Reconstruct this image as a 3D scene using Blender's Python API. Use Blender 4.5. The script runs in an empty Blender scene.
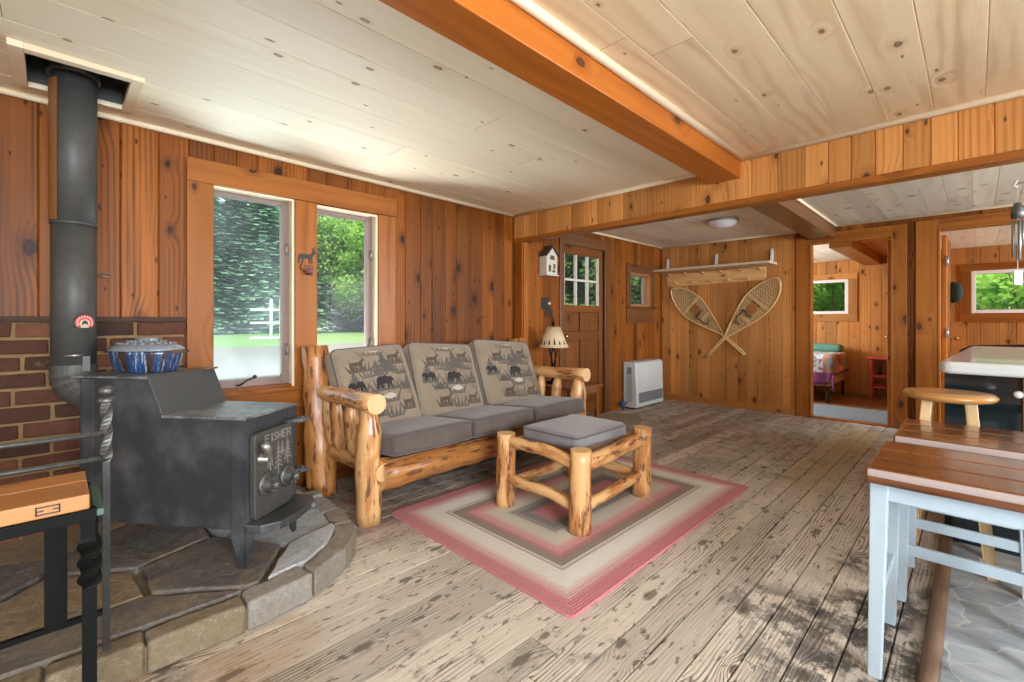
import bpy, bmesh, math, random
from mathutils import Vector, Matrix, noise as mnoise
random.seed(7)
PI = math.pi
S = bpy.context.scene
COL = S.collection
V = Vector
MW = {}          # world matrices of the roots (parts are modelled in world space)

# ------------------------------------------------------------------ node helpers
class NT:
    def __init__(s, name):
        s.mat = bpy.data.materials.new(name); s.mat.use_nodes = True
        s.t = s.mat.node_tree; s.t.nodes.clear()
        s.out = s.t.nodes.new('ShaderNodeOutputMaterial')
    def n(s, typ, ins=None, **props):
        nd = s.t.nodes.new(typ)
        for k, v in props.items(): setattr(nd, k, v)
        for k, v in (ins or {}).items(): s.set(nd.inputs[k], v)
        return nd
    def set(s, sock, v):
        if isinstance(v, bpy.types.NodeSocket): s.t.links.new(v, sock)
        elif isinstance(v, (tuple, list)) and sock.type == 'RGBA' and len(v) == 3: sock.default_value = (*v, 1)
        else: sock.default_value = v
    def m(s, op, a, b=0.0, c=None, clamp=False):
        nd = s.t.nodes.new('ShaderNodeMath'); nd.operation = op; nd.use_clamp = clamp
        s.set(nd.inputs[0], a); s.set(nd.inputs[1], b)
        if c is not None: s.set(nd.inputs[2], c)
        return nd.outputs[0]
    def mr(s, v, a, b, c=0.0, d=1.0, smooth=True):
        nd = s.t.nodes.new('ShaderNodeMapRange'); nd.interpolation_type = 'SMOOTHSTEP' if smooth else 'LINEAR'
        for i, x in enumerate((v, a, b, c, d)): s.set(nd.inputs[i], x)
        return nd.outputs[0]
    def mix(s, f, a, b, mode='MIX'):
        nd = s.t.nodes.new('ShaderNodeMix'); nd.data_type = 'RGBA'; nd.blend_type = mode; nd.clamp_factor = True
        s.set(nd.inputs[0], f); s.set(nd.inputs[6], a); s.set(nd.inputs[7], b)
        return nd.outputs[2]
    def xyz(s, x, y, z=0.0):
        nd = s.n('ShaderNodeCombineXYZ', {0: x, 1: y, 2: z}); return nd.outputs[0]
    def sep(s, v):
        nd = s.n('ShaderNodeSeparateXYZ', {0: v}); return nd.outputs
    def uv(s): return s.sep(s.n('ShaderNodeUVMap', uv_map='UVMap').outputs[0])
    def obj(s): return s.n('ShaderNodeTexCoord').outputs['Object']
    def tone(s): return s.n('ShaderNodeAttribute', attribute_name='tone').outputs['Fac']
    def noise(s, vec, scale=1, detail=3, rough=.5, dim='2D', dist=0):
        return s.n('ShaderNodeTexNoise', {'Vector': vec, 'Scale': scale, 'Detail': detail, 'Roughness': rough, 'Distortion': dist}, noise_dimensions=dim).outputs[0]
    def ramp(s, f, stops, interp='LINEAR'):
        nd = s.n('ShaderNodeValToRGB', {0: f}); r = nd.color_ramp; r.interpolation = interp
        while len(r.elements) < len(stops): r.elements.new(.5)
        for e, (p, c) in zip(r.elements, stops): e.position = p; e.color = (*c, 1)
        return nd.outputs[0]
    def bump(s, h, st=.2, d=.01):
        return s.n('ShaderNodeBump', {'Height': h, 'Strength': st, 'Distance': d}).outputs[0]
    def bsdf(s, col, rough=.5, **k):
        b = s.n('ShaderNodeBsdfPrincipled', {'Base Color': col, 'Roughness': rough})
        names = dict(normal='Normal', metal='Metallic', coat='Coat Weight', coatr='Coat Roughness', sheen='Sheen Weight', spec='Specular IOR Level',
                     trans='Transmission Weight', ecol='Emission Color', est='Emission Strength', sss='Subsurface Weight')
        for kk, v in k.items(): s.set(b.inputs[names[kk]], v)
        s.t.links.new(b.outputs[0], s.out.inputs[0]); return s.mat

def plain(name, col, rough=.5, var=.12, scale=14, bump=.1, **k):
    t = NT(name); o = t.obj()
    nz = t.noise(o, scale, 4, .6, '3D')
    f = t.m('MULTIPLY_ADD', nz, 2 * var, 1 - var)
    c = t.mix(1, col, t.xyz(f, f, f), 'MULTIPLY')
    return t.bsdf(c, rough, normal=t.bump(nz, bump, .004), **k)

def wood(name, light, dark, knotc, kp=.4, rough=.4, coat=0., tv=.5, F=75, ks=(2.3, 4.0), con=.8, bump=.12, tint=None, spec=.5, kr=(.035, .075), halo=.5, patch=None, wav=13., wu=.9, pin=.0):
    t = NT(name); u, v, _ = t.uv(); tone = t.tone()
    w1 = t.noise(t.xyz(t.m('MULTIPLY', u, wu), t.m('MULTIPLY', v, 5.0)), 1, 3)
    vor = t.n('ShaderNodeTexVoronoi', {'Vector': t.xyz(t.m('MULTIPLY', u, ks[0]), t.m('MULTIPLY', v, ks[1])), 'Scale': 1.0}, voronoi_dimensions='2D')
    cr, cg, cb = t.n('ShaderNodeSeparateColor', {0: vor.outputs['Color']}).outputs
    on = t.m('LESS_THAN', cr, kp)
    kd = t.m('DIVIDE', vor.outputs['Distance'], t.m('MULTIPLY_ADD', cg, kr[1], kr[0]))
    kd = t.m('ADD', kd, t.m('MULTIPLY_ADD', t.noise(t.xyz(t.m('MULTIPLY', u, 30.), t.m('MULTIPLY', v, 50.)), 1, 2), .7, -.35))
    infl = t.m('MULTIPLY', t.mr(kd, 0., 5.5, 1., 0.), on)
    ph = t.m('ADD', t.m('ADD', t.m('MULTIPLY', v, F), t.m('MULTIPLY', w1, wav)), t.m('MULTIPLY', infl, 8.))
    ring = t.m('POWER', t.m('MULTIPLY_ADD', t.m('SINE', ph), .5, .5), 1.8)
    ring = t.m('MULTIPLY', ring, t.mr(t.noise(t.xyz(t.m('MULTIPLY', u, .45), t.m('MULTIPLY', v, 7.)), 1.3, 2), .36, .64, .15, 1.))
    fine = t.noise(t.xyz(t.m('MULTIPLY', u, 3.), t.m('MULTIPLY', v, 190.)), 1, 3, .6)
    broad = t.noise(t.xyz(t.m('MULTIPLY', u, .7), t.m('MULTIPLY', v, 9.)), 1, 2)
    g = t.m('ADD', t.m('MULTIPLY', ring, .42 * con), t.m('MULTIPLY', fine, .38 * con))
    g = t.m('ADD', g, t.m('MULTIPLY_ADD', broad, .7 * con, -.35 * con), clamp=True)
    c = t.mix(g, light, dark)
    f = t.m('MULTIPLY_ADD', tone, tv, 1 - tv * .5)
    c = t.mix(1, c, t.xyz(f, f, f), 'MULTIPLY')
    if tint: c = t.mix(t.m('MULTIPLY', t.m('FRACT', t.m('MULTIPLY', tone, 7.3)), .45), c, tint)
    if patch:
        pa = t.noise(t.xyz(t.m('MULTIPLY', u, 2.4), t.m('MULTIPLY', v, 11.)), 1, 4, .6)
        c = t.mix(t.m('MULTIPLY', t.mr(pa, .44, .58), .8), c, patch[0])
        pb = t.noise(t.xyz(t.m('MULTIPLY', u, 6.5), t.m('MULTIPLY', v, 34.)), 1, 4, .65)
        c = t.mix(t.m('MULTIPLY', t.m('MULTIPLY', t.mr(pb, .53, .61), t.mr(pa, .38, .52)), .9), c, patch[1])
    c = t.mix(t.m('MULTIPLY', t.m('MULTIPLY', t.mr(kd, .9, 3.2, halo, 0.), on), 1.), c, dark)
    k = t.m('MULTIPLY', t.mr(kd, .65, 1.15, 1., 0.), on)
    c = t.mix(t.m('MULTIPLY', k, .9), c, t.mix(t.mr(kd, .25, .8, .35, 0.), knotc, dark))
    if pin:
        v2 = t.n('ShaderNodeTexVoronoi', {'Vector': t.xyz(t.m('MULTIPLY', u, ks[0] * 2.1), t.m('MULTIPLY', v, ks[1] * 3.1)), 'Scale': 1.0}, voronoi_dimensions='2D')
        p2 = t.n('ShaderNodeSeparateColor', {0: v2.outputs['Color']}).outputs
        k2 = t.m('MULTIPLY', t.mr(v2.outputs['Distance'], t.m('MULTIPLY_ADD', p2[1], .09, .05), .03, 0., 1.), t.m('LESS_THAN', p2[0], pin))
        c = t.mix(t.m('MULTIPLY', k2, .85), c, knotc)
    hh = t.m('SUBTRACT', g, t.m('MULTIPLY', k, .4))
    return t.bsdf(c, rough, normal=t.bump(hh, bump, .004), coat=coat, coatr=.22, spec=spec)

# ------------------------------------------------------------------ materials
M = {}
M['pine'] = wood('honey_pine_wall', (.31, .098, .0125), (.052, .0125, .0018), (.008, .003, .0015), kp=.62, rough=.45, spec=.2, F=270, wav=8., wu=.35, pin=.28, kr=(.034, .075), tv=.95, tint=(.17, .045, .006), con=1.35)
M['pine_light'] = wood('pale_pine_wall', (.64, .295, .085), (.24, .080, .018), (.03, .010, .004), kp=.6, rough=.5, spec=.25, F=210, wav=10., wu=.5, pin=.2, kr=(.03, .06), tv=.6, tint=(.44, .165, .036), con=1.15)
M['pine_trim'] = wood('orange_pine_trim', (.32, .105, .014), (.145, .036, .0045), (.015, .006, .003), kp=.35, rough=.38, spec=.3, tv=.3, con=.9)
M['pine_dark'] = wood('dark_pine_trim', (.165, .062, .019), (.07, .024, .007), (.015, .006, .003), kp=.3, rough=.38, coat=.25, tv=.25)
M['pine_door'] = wood('brown_pine_door', (.19, .066, .014), (.08, .024, .005), (.012, .005, .003), kp=.3, rough=.4, spec=.3, tv=.3)
M['beam'] = wood('varnished_beam', (.43, .125, .013), (.21, .046, .005), (.015, .006, .004), kp=.45, rough=.36, coat=.12, spec=.35, tv=.18)
M['ceil'] = wood('pale_pine_ceiling', (.93, .855, .645), (.78, .62, .37), (.13, .06, .03), kp=.5, rough=.5, tv=.10, F=60, con=.5, kr=(.018, .035), halo=.35, tint=(.90, .81, .64), pin=.10, wav=8., wu=.5)
M['ceilt'] = wood('tan_pine_ceiling', (.88, .71, .47), (.54, .34, .16), (.10, .04, .015), kp=.5, rough=.5, tv=.16, F=75, con=1.0, kr=(.02, .04), halo=.4, tint=(.87, .69, .44), pin=.08, wav=16.)
M['ceilw'] = wood('whitewashed_ceiling', (.88, .84, .70), (.68, .58, .42), (.14, .08, .05), kp=.40, rough=.5, tv=.14, F=60, con=.6, kr=(.022, .045), halo=.3)
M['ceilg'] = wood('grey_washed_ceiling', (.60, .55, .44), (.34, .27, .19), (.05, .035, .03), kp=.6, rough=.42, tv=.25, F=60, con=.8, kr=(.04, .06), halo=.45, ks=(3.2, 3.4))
M['trimw'] = wood('pale_trim', (.86, .74, .54), (.70, .52, .30), (.3, .15, .07), kp=.1, rough=.45, tv=.1, con=.5)
M['log'] = wood('peeled_log', (.74, .45, .20), (.55, .27, .09), (.07, .028, .012), kp=.45, rough=.36, coat=.3, tv=.2, F=55, ks=(5., 6.), kr=(.05, .09), con=.8, patch=((.44, .165, .045), (.115, .040, .016)))
M['logend'] = wood('sawn_log_end', (.70, .46, .23), (.56, .31, .12), (.45, .22, .09), kp=.2, rough=.55, tv=.1, con=.5)
M['logrough'] = wood('hewn_log', (.55, .25, .07), (.24, .075, .018), (.04, .016, .008), kp=.6, rough=.4, coat=.3, tv=.3, F=90, ks=(4., 6.), con=1.1, bump=.8, patch=((.40, .15, .04), (.10, .04, .018)))
M['walnut'] = wood('varnished_seat', (.22, .070, .017), (.035, .010, .003), (.02, .008, .004), kp=.1, rough=.16, coat=.8, tv=.3, F=90, con=1.3, bump=.03)
M['worn_edge'] = wood('worn_edge', (.44, .37, .36), (.30, .19, .15), (.2, .08, .04), kp=.2, rough=.4, tv=.2, F=110, con=.9)
M['birch'] = wood('light_birch', (.64, .46, .25), (.50, .31, .13), (.3, .13, .05), kp=.08, rough=.35, coat=.3, tv=.15, con=.5)
M['birch_seat'] = wood('honey_birch_seat', (.54, .29, .09), (.38, .17, .045), (.2, .08, .02), kp=.08, rough=.3, coat=.5, tv=.15, con=.7)
M['plank'] = wood('bench_plank', (.42, .19, .055), (.25, .08, .018), (.07, .026, .008), kp=.5, rough=.4, coat=.2, tv=.5, con=.9)
M['redwood'] = plain('red_paint', (.42, .055, .03), .45)
M['tabw'] = wood('brown_table', (.24, .10, .04), (.12, .045, .017), (.03, .012, .006), kp=.2, rough=.35, coat=.3, tv=.2)
M['shelfw'] = wood('weathered_board', (.62, .50, .36), (.40, .29, .19), (.1, .06, .04), kp=.4, rough=.6, tv=.2)
M['pegw'] = wood('pale_peg_board', (.74, .44, .18), (.50, .23, .07), (.05, .02, .01), kp=.3, rough=.45, tv=.1, con=.8)
M['snow'] = wood('ash_frame', (.62, .40, .17), (.42, .23, .08), (.2, .1, .04), kp=.1, rough=.4, tv=.2)
M['stoolp'] = plain('pale_blue_paint', (.42, .53, .61), .42, .06, 8)
M['white'] = plain('white_enamel', (.66, .68, .68), .35, .05)
M['laminate'] = plain('white_laminate', (.60, .65, .66), .14, .04, 6, .02, coat=.4)
M['heaterw'] = plain('heater_white', (.58, .63, .63), .4, .06)
M['grille'] = plain('grille_grey', (.20, .21, .22), .5)
M['black'] = plain('black_paint', (.012, .011, .011), .45)
M['iron'] = plain('black_iron', (.004, .005, .0045), .6, .35, 40, .3, spec=.12)
M['irond'] = plain('dull_iron', (.03, .032, .03), .45, .4, 60, .3, metal=.4)
M['ironsil'] = plain('worn_iron', (.13, .135, .13), .42, .5, 60, .4, metal=.7)
M['pipe'] = plain('stove_pipe_black', (.062, .062, .058), .5, .35, 25, .1, metal=.1)
M['plain_brown'] = plain('flat_brown', (.20, .085, .03), .4, .2)
M['chrome'] = plain('chrome', (.36, .36, .34), .38, .1, metal=.9)
M['brass'] = plain('brass', (.45, .28, .08), .3, .1, metal=.9)
M['red'] = plain('red_dial', (.45, .03, .03), .4)
M['ivory'] = plain('ivory', (.60, .57, .49), .5)
M['roof'] = plain('birdhouse_roof', (.07, .04, .025), .7)
M['teal'] = plain('dark_glass_panel', (.006, .014, .018), .12, .3, 9, .02, coat=.5)
M['vinyl'] = plain('white_vinyl', (.82, .80, .75), .4, .04)
M['alu'] = plain('mauve_frame', (.24, .175, .15), .4, .08)
M['sheet'] = plain('white_sheet', (.82, .82, .80), .8, .06)
M['greenb'] = plain('green_blanket', (.10, .26, .20), .9, .2, 30)
M['capg'] = plain('green_cap', (.015, .03, .02), .8, .2)
M['purple'] = plain('candle', (.35, .08, .13), .5)
M['rubber'] = plain('dark_rubber', (.02, .02, .02), .7)
M['blue'] = plain('blue_plastic', (.03, .10, .26), .4)
M['mortar'] = plain('mortar', (.24, .15, .065), .9, .3, 40, .6)
M['bark'] = plain('tree_bark', (.11, .08, .055), .9, .3, 6, .5)
M['canopyw'] = plain('white_wood', (.8, .82, .8), .5)
M['string'] = plain('rawhide', (.60, .47, .24), .6)
M['shade'] = plain('lamp_shade', (.62, .47, .30), .8, .12, 30)
M['cord'] = plain('cord', (.75, .72, .66), .6)
M['opal'] = plain('opal_glass', (.80, .83, .86), .25, .03, coat=.3)
M['nickel'] = plain('brushed_nickel', (.42, .40, .37), .35, .1, metal=.8)
M['leather'] = plain('leather', (.09, .045, .022), .6, .2, 30)
M['mat'] = plain('grey_rag_mat', (.30, .27, .20), .95, .35, 60, .8)
M['bluegrey'] = plain('blue_grey_patch', (.15, .19, .22), .9, .15, 50, .5)

def glass(name, haze, tint=(1, 1, 1)):
    t = NT(name)
    tr = t.n('ShaderNodeBsdfTransparent', {0: tint}); gl = t.n('ShaderNodeBsdfGlossy', {0: (1, 1, 1), 1: .02})
    fr = t.n('ShaderNodeFresnel', {0: 1.07})
    a = t.n('ShaderNodeMixShader', {0: fr.outputs[0], 1: tr.outputs[0], 2: gl.outputs[0]})
    df = t.n('ShaderNodeBsdfTranslucent', {0: (.80, .86, .86)})
    nz = t.noise(t.obj(), 2.2, 3, .5, '3D')
    b = t.n('ShaderNodeMixShader', {0: t.m('MULTIPLY', t.mr(nz, .35, .7, .35, 1.), haze), 1: a.outputs[0], 2: df.outputs[0]})
    t.t.links.new(b.outputs[0], t.out.inputs[0]); return t.mat
M['glass'] = glass('window_glass', .03)
M['haze'] = glass('painted_haze_glass', .055, (.88, .97, 1.))  # bluish haze in the pane stands in for reflection and flare
M['cupg'] = glass('cup_glass', .35)

def floor_mat():
    t = NT('weathered_plank_floor'); u, v, _ = t.uv(); tone = t.tone(); px, py, pz = t.sep(t.obj())
    o2 = t.xyz(px, py)
    w1 = t.noise(t.xyz(t.m('MULTIPLY', u, 1.3), t.m('MULTIPLY', v, 6.)), 1, 3)
    vor = t.n('ShaderNodeTexVoronoi', {'Vector': t.xyz(t.m('MULTIPLY', u, 3.0), t.m('MULTIPLY', v, 7.)), 'Scale': 1.0}, voronoi_dimensions='2D')
    cr, cg, cb = t.n('ShaderNodeSeparateColor', {0: vor.outputs['Color']}).outputs
    on = t.m('LESS_THAN', cr, .42)
    kd = t.m('DIVIDE', vor.outputs['Distance'], t.m('MULTIPLY_ADD', cg, .10, .06))
    kd = t.m('ADD', kd, t.m('MULTIPLY_ADD', t.noise(t.xyz(t.m('MULTIPLY', u, 22.), t.m('MULTIPLY', v, 40.)), 1, 2), .9, -.45))
    infl = t.m('MULTIPLY', t.mr(kd, 0., 4., 1., 0.), on)
    ph = t.m('ADD', t.m('ADD', t.m('MULTIPLY', v, 430.), t.m('MULTIPLY', w1, 24.)), t.m('MULTIPLY', infl, 17.))
    ring = t.m('POWER', t.m('MULTIPLY_ADD', t.m('SINE', ph), .5, .5), 3.2)
    fine = t.noise(t.xyz(t.m('MULTIPLY', u, 5.), t.m('MULTIPLY', v, 230.)), 1, 3, .65)
    patch = t.noise(o2, 2.6, 5, .62)
    patch2 = t.noise(o2, 9., 5, .7)
    ringamt = t.mr(t.noise(t.xyz(t.m('MULTIPLY', u, .8), t.m('MULTIPLY', v, 4.)), 1.7, 2), .38, .70, .06, .82)
    g = t.m('ADD', t.m('MULTIPLY', ring, ringamt), t.m('MULTIPLY_ADD', fine, 1.1, -.45), clamp=True)
    c = t.mix(g, (.71, .655, .575), (.13, .105, .085))
    fl = t.mr(t.noise(t.xyz(t.m('MULTIPLY', u, 13.), t.m('MULTIPLY', v, 42.)), 1, 3, .6), .625, .68)
    c = t.mix(t.m('MULTIPLY', fl, .72), c, (.085, .07, .06))
    f = t.m('MULTIPLY_ADD', tone, .55, .66); c = t.mix(1, c, t.xyz(f, f, f), 'MULTIPLY')
    # warm unpainted wood beside the hearth
    wz = t.m('ADD', t.m('MULTIPLY_ADD', patch, .8, -.4), py)
    warm = t.m('MULTIPLY', t.mr(wz, .75, .15, 0., 1.), t.mr(px, -1.1, -1.75, 0., .75))
    c = t.mix(warm, c, t.mix(g, (.36, .20, .075), (.10, .05, .02)))
    # old red-brown paint that survives along the edges of the room
    back = t.mr(t.m('ADD', py, t.m('MULTIPLY_ADD', patch, 2.4, -1.2)), 3.2, 4.7)
    left = t.mr(t.m('ADD', px, t.m('MULTIPLY_ADD', patch, 1.2, -.6)), -1.75, -2.5)
    edge = t.m('MAXIMUM', back, t.m('MULTIPLY', left, t.mr(py, .8, 1.25)))
    flake = t.mr(t.m('ADD', t.m('MULTIPLY', patch2, .8), t.m('MULTIPLY', fine, .5)), .47, .70, 1., 0.)
    paint = t.m('MULTIPLY', edge, t.m('MULTIPLY_ADD', flake, .75, .25))
    pc = t.mix(t.mr(t.m('ADD', px, t.m('MULTIPLY_ADD', patch2, .5, -.25)), -1.9, -1.2), (.15, .066, .042), (.13, .095, .045))
    pc = t.mix(t.m('MULTIPLY', fine, .7), pc, (.07, .04, .03))
    c = t.mix(t.m('MULTIPLY', paint, .88), c, pc)
    # rubbed yellowish track in front of the bedroom door
    tr = t.m('MULTIPLY', t.m('MULTIPLY', t.mr(px, -1.05, -.95), t.mr(px, -.62, -.70)), t.m('MULTIPLY', t.mr(py, 3.2, 3.9), t.mr(py, 5.9, 5.75)))
    c = t.mix(t.m('MULTIPLY', tr, t.mr(patch2, .35, .6, .3, .75)), c, (.40, .31, .15))
    # rose paint fleck spots by the sofa
    rz = t.m('MULTIPLY', t.mr(patch2, .55, .62), t.m('MULTIPLY', t.mr(px, -2.0, -2.25), t.mr(py, 1.02, 1.12)))
    c = t.mix(t.m('MULTIPLY', t.m('MULTIPLY', rz, t.mr(py, 1.75, 1.4)), .7), c, (.45, .12, .13))
    # black worn stains near the kitchen edge and scattered
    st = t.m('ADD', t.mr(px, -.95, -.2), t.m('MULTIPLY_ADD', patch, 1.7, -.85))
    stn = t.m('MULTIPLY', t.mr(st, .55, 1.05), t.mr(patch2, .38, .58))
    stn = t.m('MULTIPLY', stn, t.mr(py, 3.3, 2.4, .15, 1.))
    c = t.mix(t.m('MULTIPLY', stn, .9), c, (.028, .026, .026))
    sp = t.m('MULTIPLY', t.mr(patch, .60, .70), t.mr(patch2, .46, .6))
    c = t.mix(t.m('MULTIPLY', sp, .5), c, (.09, .085, .09))
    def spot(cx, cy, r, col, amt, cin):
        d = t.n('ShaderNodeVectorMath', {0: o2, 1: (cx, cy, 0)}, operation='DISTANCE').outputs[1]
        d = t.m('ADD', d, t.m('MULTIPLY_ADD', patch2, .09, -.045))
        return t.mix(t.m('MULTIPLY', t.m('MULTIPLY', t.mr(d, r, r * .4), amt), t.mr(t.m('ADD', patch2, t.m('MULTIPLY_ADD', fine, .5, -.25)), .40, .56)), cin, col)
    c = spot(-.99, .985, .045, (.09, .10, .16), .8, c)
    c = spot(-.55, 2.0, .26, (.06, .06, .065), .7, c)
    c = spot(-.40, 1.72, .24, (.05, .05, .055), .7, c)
    k = t.m('MULTIPLY', t.mr(kd, .6, 1.2, 1., 0.), on)
    c = t.mix(t.m('MULTIPLY', k, .72), c, (.075, .055, .045))
    rough = t.m('MULTIPLY_ADD', paint, -.22, .62)
    return t.bsdf(c, rough, normal=t.bump(t.m('SUBTRACT', 0., g), .35, .004), spec=.35)
M['floor'] = floor_mat()

def rug_mat():
    t = NT('braided_rug'); px, py, pz = t.sep(t.obj())
    cx, cy, hx, hy = -1.735, 2.342, .668, .968
    dx = t.m('SUBTRACT', hx, t.m('ABSOLUTE', t.m('SUBTRACT', px, cx)))
    dy = t.m('SUBTRACT', hy, t.m('ABSOLUTE', t.m('SUBTRACT', py, cy)))
    d = t.m('MINIMUM', dx, dy); al = t.m('MAXIMUM', dx, dy)
    al = t.mix(t.m('LESS_THAN', dx, dy), px, py)
    al = t.n('ShaderNodeSeparateColor', {0: t.mix(t.m('LESS_THAN', dx, dy), t.xyz(px, px, px), t.xyz(py, py, py))}).outputs[0]
    row = t.m('DIVIDE', d, .0135); ri = t.m('FLOOR', row); rf = t.m('FRACT', row)
    zig = t.m('ADD', t.m('MULTIPLY', al, 420.), t.m('MULTIPLY', t.m('ABSOLUTE', t.m('SUBTRACT', rf, .5)), 7.))
    br = t.m('MULTIPLY_ADD', t.m('SINE', t.m('ADD', zig, t.m('MULTIPLY', ri, 1.9))), .5, .5)
    jit = t.m('MULTIPLY_ADD', t.n('ShaderNodeTexWhiteNoise', {'W': ri}, noise_dimensions='1D').outputs[0], .03, -.015)
    q = t.m('DIVIDE', t.m('ADD', t.m('MULTIPLY', ri, .0135), t.m('ADD', jit, t.m('MULTIPLY', br, .02))), .67)
    R, P, C, G, B = (.56, .15, .18), (.68, .38, .37), (.80, .79, .75), (.13, .125, .115), (.22, .155, .12)
    col = t.ramp(q, [(0, R), (.10, R), (.16, P), (.22, C), (.34, C), (.39, B), (.44, B), (.49, R), (.56, P), (.62, (.64, .60, .52)), (.72, (.60, .57, .50)), (.78, G), (.86, G), (.91, R), (1., R)])
    alt = t.m('MULTIPLY', t.m('GREATER_THAN', br, .5), .30)
    col = t.mix(alt, col, t.mix(.5, col, (.70, .66, .58)))
    sh = t.m('MULTIPLY', t.m('SINE', t.m('MULTIPLY', rf, PI)), t.m('MULTIPLY_ADD', br, .5, .5))
    return t.bsdf(col, .95, normal=t.bump(sh, .9, .006), sheen=.2)
M['rug'] = rug_mat()

def tile_mat():
    t = NT('slate_vinyl_tile'); o = t.obj(); px, py, pz = t.sep(o)
    o2 = t.xyz(px, py)
    wv = t.n('ShaderNodeVectorMath', {0: o2, 1: t.n('ShaderNodeTexNoise', {'Vector': o2, 'Scale': 3., 'Detail': 2.}).outputs[1]}, operation='ADD').outputs[0]
    wv = t.n('ShaderNodeVectorMath', {0: o2, 1: wv}, operation='ADD').outputs[0]
    e = t.n('ShaderNodeTexVoronoi', {'Vector': wv, 'Scale': 2.4}, feature='DISTANCE_TO_EDGE', voronoi_dimensions='2D').outputs[0]
    cl = t.n('ShaderNodeTexVoronoi', {'Vector': wv, 'Scale': 2.4}, voronoi_dimensions='2D').outputs[1]
    cr = t.n('ShaderNodeSeparateColor', {0: cl}).outputs[0]
    n1 = t.noise(t.xyz(t.m('MULTIPLY', px, 5.), t.m('MULTIPLY', py, 16.)), 1, 5, .65)
    f = t.m('ADD', t.m('MULTIPLY', n1, .8), t.m('MULTIPLY', cr, .3))
    c = t.ramp(f, [(.25, (.13, .16, .19)), (.5, (.31, .36, .41)), (.8, (.50, .54, .57))])
    c = t.mix(t.m('MULTIPLY', t.mr(e, .006, .022, 1., 0.), .85), c, (.60, .61, .58))
    return t.bsdf(c, .3, normal=t.bump(n1, .1, .003), coat=.2)
M['tile'] = tile_mat()

def stone_mat(name, stops, rough=.75):
    t = NT(name); o = t.obj(); tone = t.tone()
    n1 = t.noise(o, 7, 8, .68, '3D', .6); n2 = t.noise(o, 34, 5, .6, '3D')
    f = t.m('ADD', t.m('MULTIPLY', tone, .62), t.m('MULTIPLY_ADD', n1, .7, -.16))
    c = t.ramp(f, stops)
    vein = t.mr(t.noise(o, 4.5, 6, .7, '3D', 1.2), .495, .51, 0., 1.)
    vein = t.m('MULTIPLY', vein, t.m('SUBTRACT', 1., vein))
    c = t.mix(t.m('MULTIPLY', vein, 1.6), c, (.50, .46, .40))
    ck = t.n('ShaderNodeTexVoronoi', {'Vector': t.n('ShaderNodeVectorMath', {0: o, 1: t.n('ShaderNodeTexNoise', {'Vector': o, 'Scale': 6., 'Detail': 3.}).outputs[1]}, operation='ADD').outputs[0], 'Scale': 5.}, feature='DISTANCE_TO_EDGE').outputs[0]
    c = t.mix(t.m('MULTIPLY', t.mr(ck, .012, .03, 1., 0.), t.mr(n2, .45, .62, 0., .4)), c, (.05, .045, .04))
    ff = t.m('MULTIPLY_ADD', n2, .9, .55); c = t.mix(1, c, t.xyz(ff, ff, ff), 'MULTIPLY')
    return t.bsdf(c, rough, normal=t.bump(t.m('ADD', n1, t.m('MULTIPLY', n2, .4)), .7, .02))
M['flag'] = stone_mat('flagstone', [(.0, (.06, .055, .055)), (.25, (.13, .115, .10)), (.45, (.24, .17, .09)), (.65, (.30, .315, .33)), (1., (.52, .55, .58))])
M['rim'] = stone_mat('rim_stone', [(.0, (.12, .085, .05)), (.35, (.21, .165, .10)), (.7, (.25, .235, .21)), (1., (.36, .35, .33))])
M['bed'] = plain('hearth_mortar', (.19, .15, .10), .9, .35, 12, .8)

def brick_mat():
    t = NT('old_red_brick'); o = t.obj(); tone = t.tone()
    n1 = t.noise(o, 26, 6, .7, '3D'); n2 = t.noise(o, 5, 4, .6, '3D')
    c = t.ramp(t.m('ADD', t.m('MULTIPLY', tone, .6), t.m('MULTIPLY', n1, .5)), [(.15, (.022, .010, .006)), (.55, (.085, .028, .014)), (.95, (.19, .075, .04))])
    c = t.mix(t.m('MULTIPLY', t.mr(n2, .58, .75), .55), c, (.36, .22, .10))
    return t.bsdf(c, .85, normal=t.bump(n1, .7, .01))
M['brick'] = brick_mat()

def stove_mat():
    t = NT('stove_black'); o = t.obj()
    n1 = t.noise(o, 5, 5, .6, '3D'); n2 = t.noise(o, 60, 3, .6, '3D')
    c = t.mix(t.mr(n1, .4, .75), (.050, .056, .063), (.115, .125, .135))
    c = t.mix(t.m('MULTIPLY', t.mr(n2, .66, .74), t.mr(n1, .5, .62)), c, (.30, .30, .29))
    return t.bsdf(c, t.mr(n1, .3, .8, .34, .5), normal=t.bump(n2, .08, .003), metal=.35)
M['stove'] = stove_mat()
def plate_mat():
    t = NT('dusty_stove_top'); o = t.obj()
    n1 = t.noise(o, 9, 6, .68, '3D'); n2 = t.noise(o, 70, 3, .6, '3D')
    c = t.mix(t.mr(n1, .36, .66), (.075, .085, .095), (.30, .30, .30))
    c = t.mix(t.m('MULTIPLY', t.mr(n2, .6, .7), .4), c, (.45, .42, .38))
    return t.bsdf(c, .38, normal=t.bump(n2, .1, .003), metal=.3)
M['plate'] = plate_mat()
M['riser'] = plain('stove_riser', (.085, .09, .092), .42, .12, 6, .05, metal=.35)
def castdoor():
    t = NT('cast_door'); o = t.obj(); n2 = t.noise(o, 160, 3, .6, '3D')
    return t.bsdf(t.mix(n2, (.05, .05, .047), (.10, .097, .09)), .48, normal=t.bump(n2, .25, .002), metal=.3)
M['cast'] = castdoor()
M['relief'] = plain('worn_relief', (.27, .25, .22), .4, .25, 60, .2, metal=.3)

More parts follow.
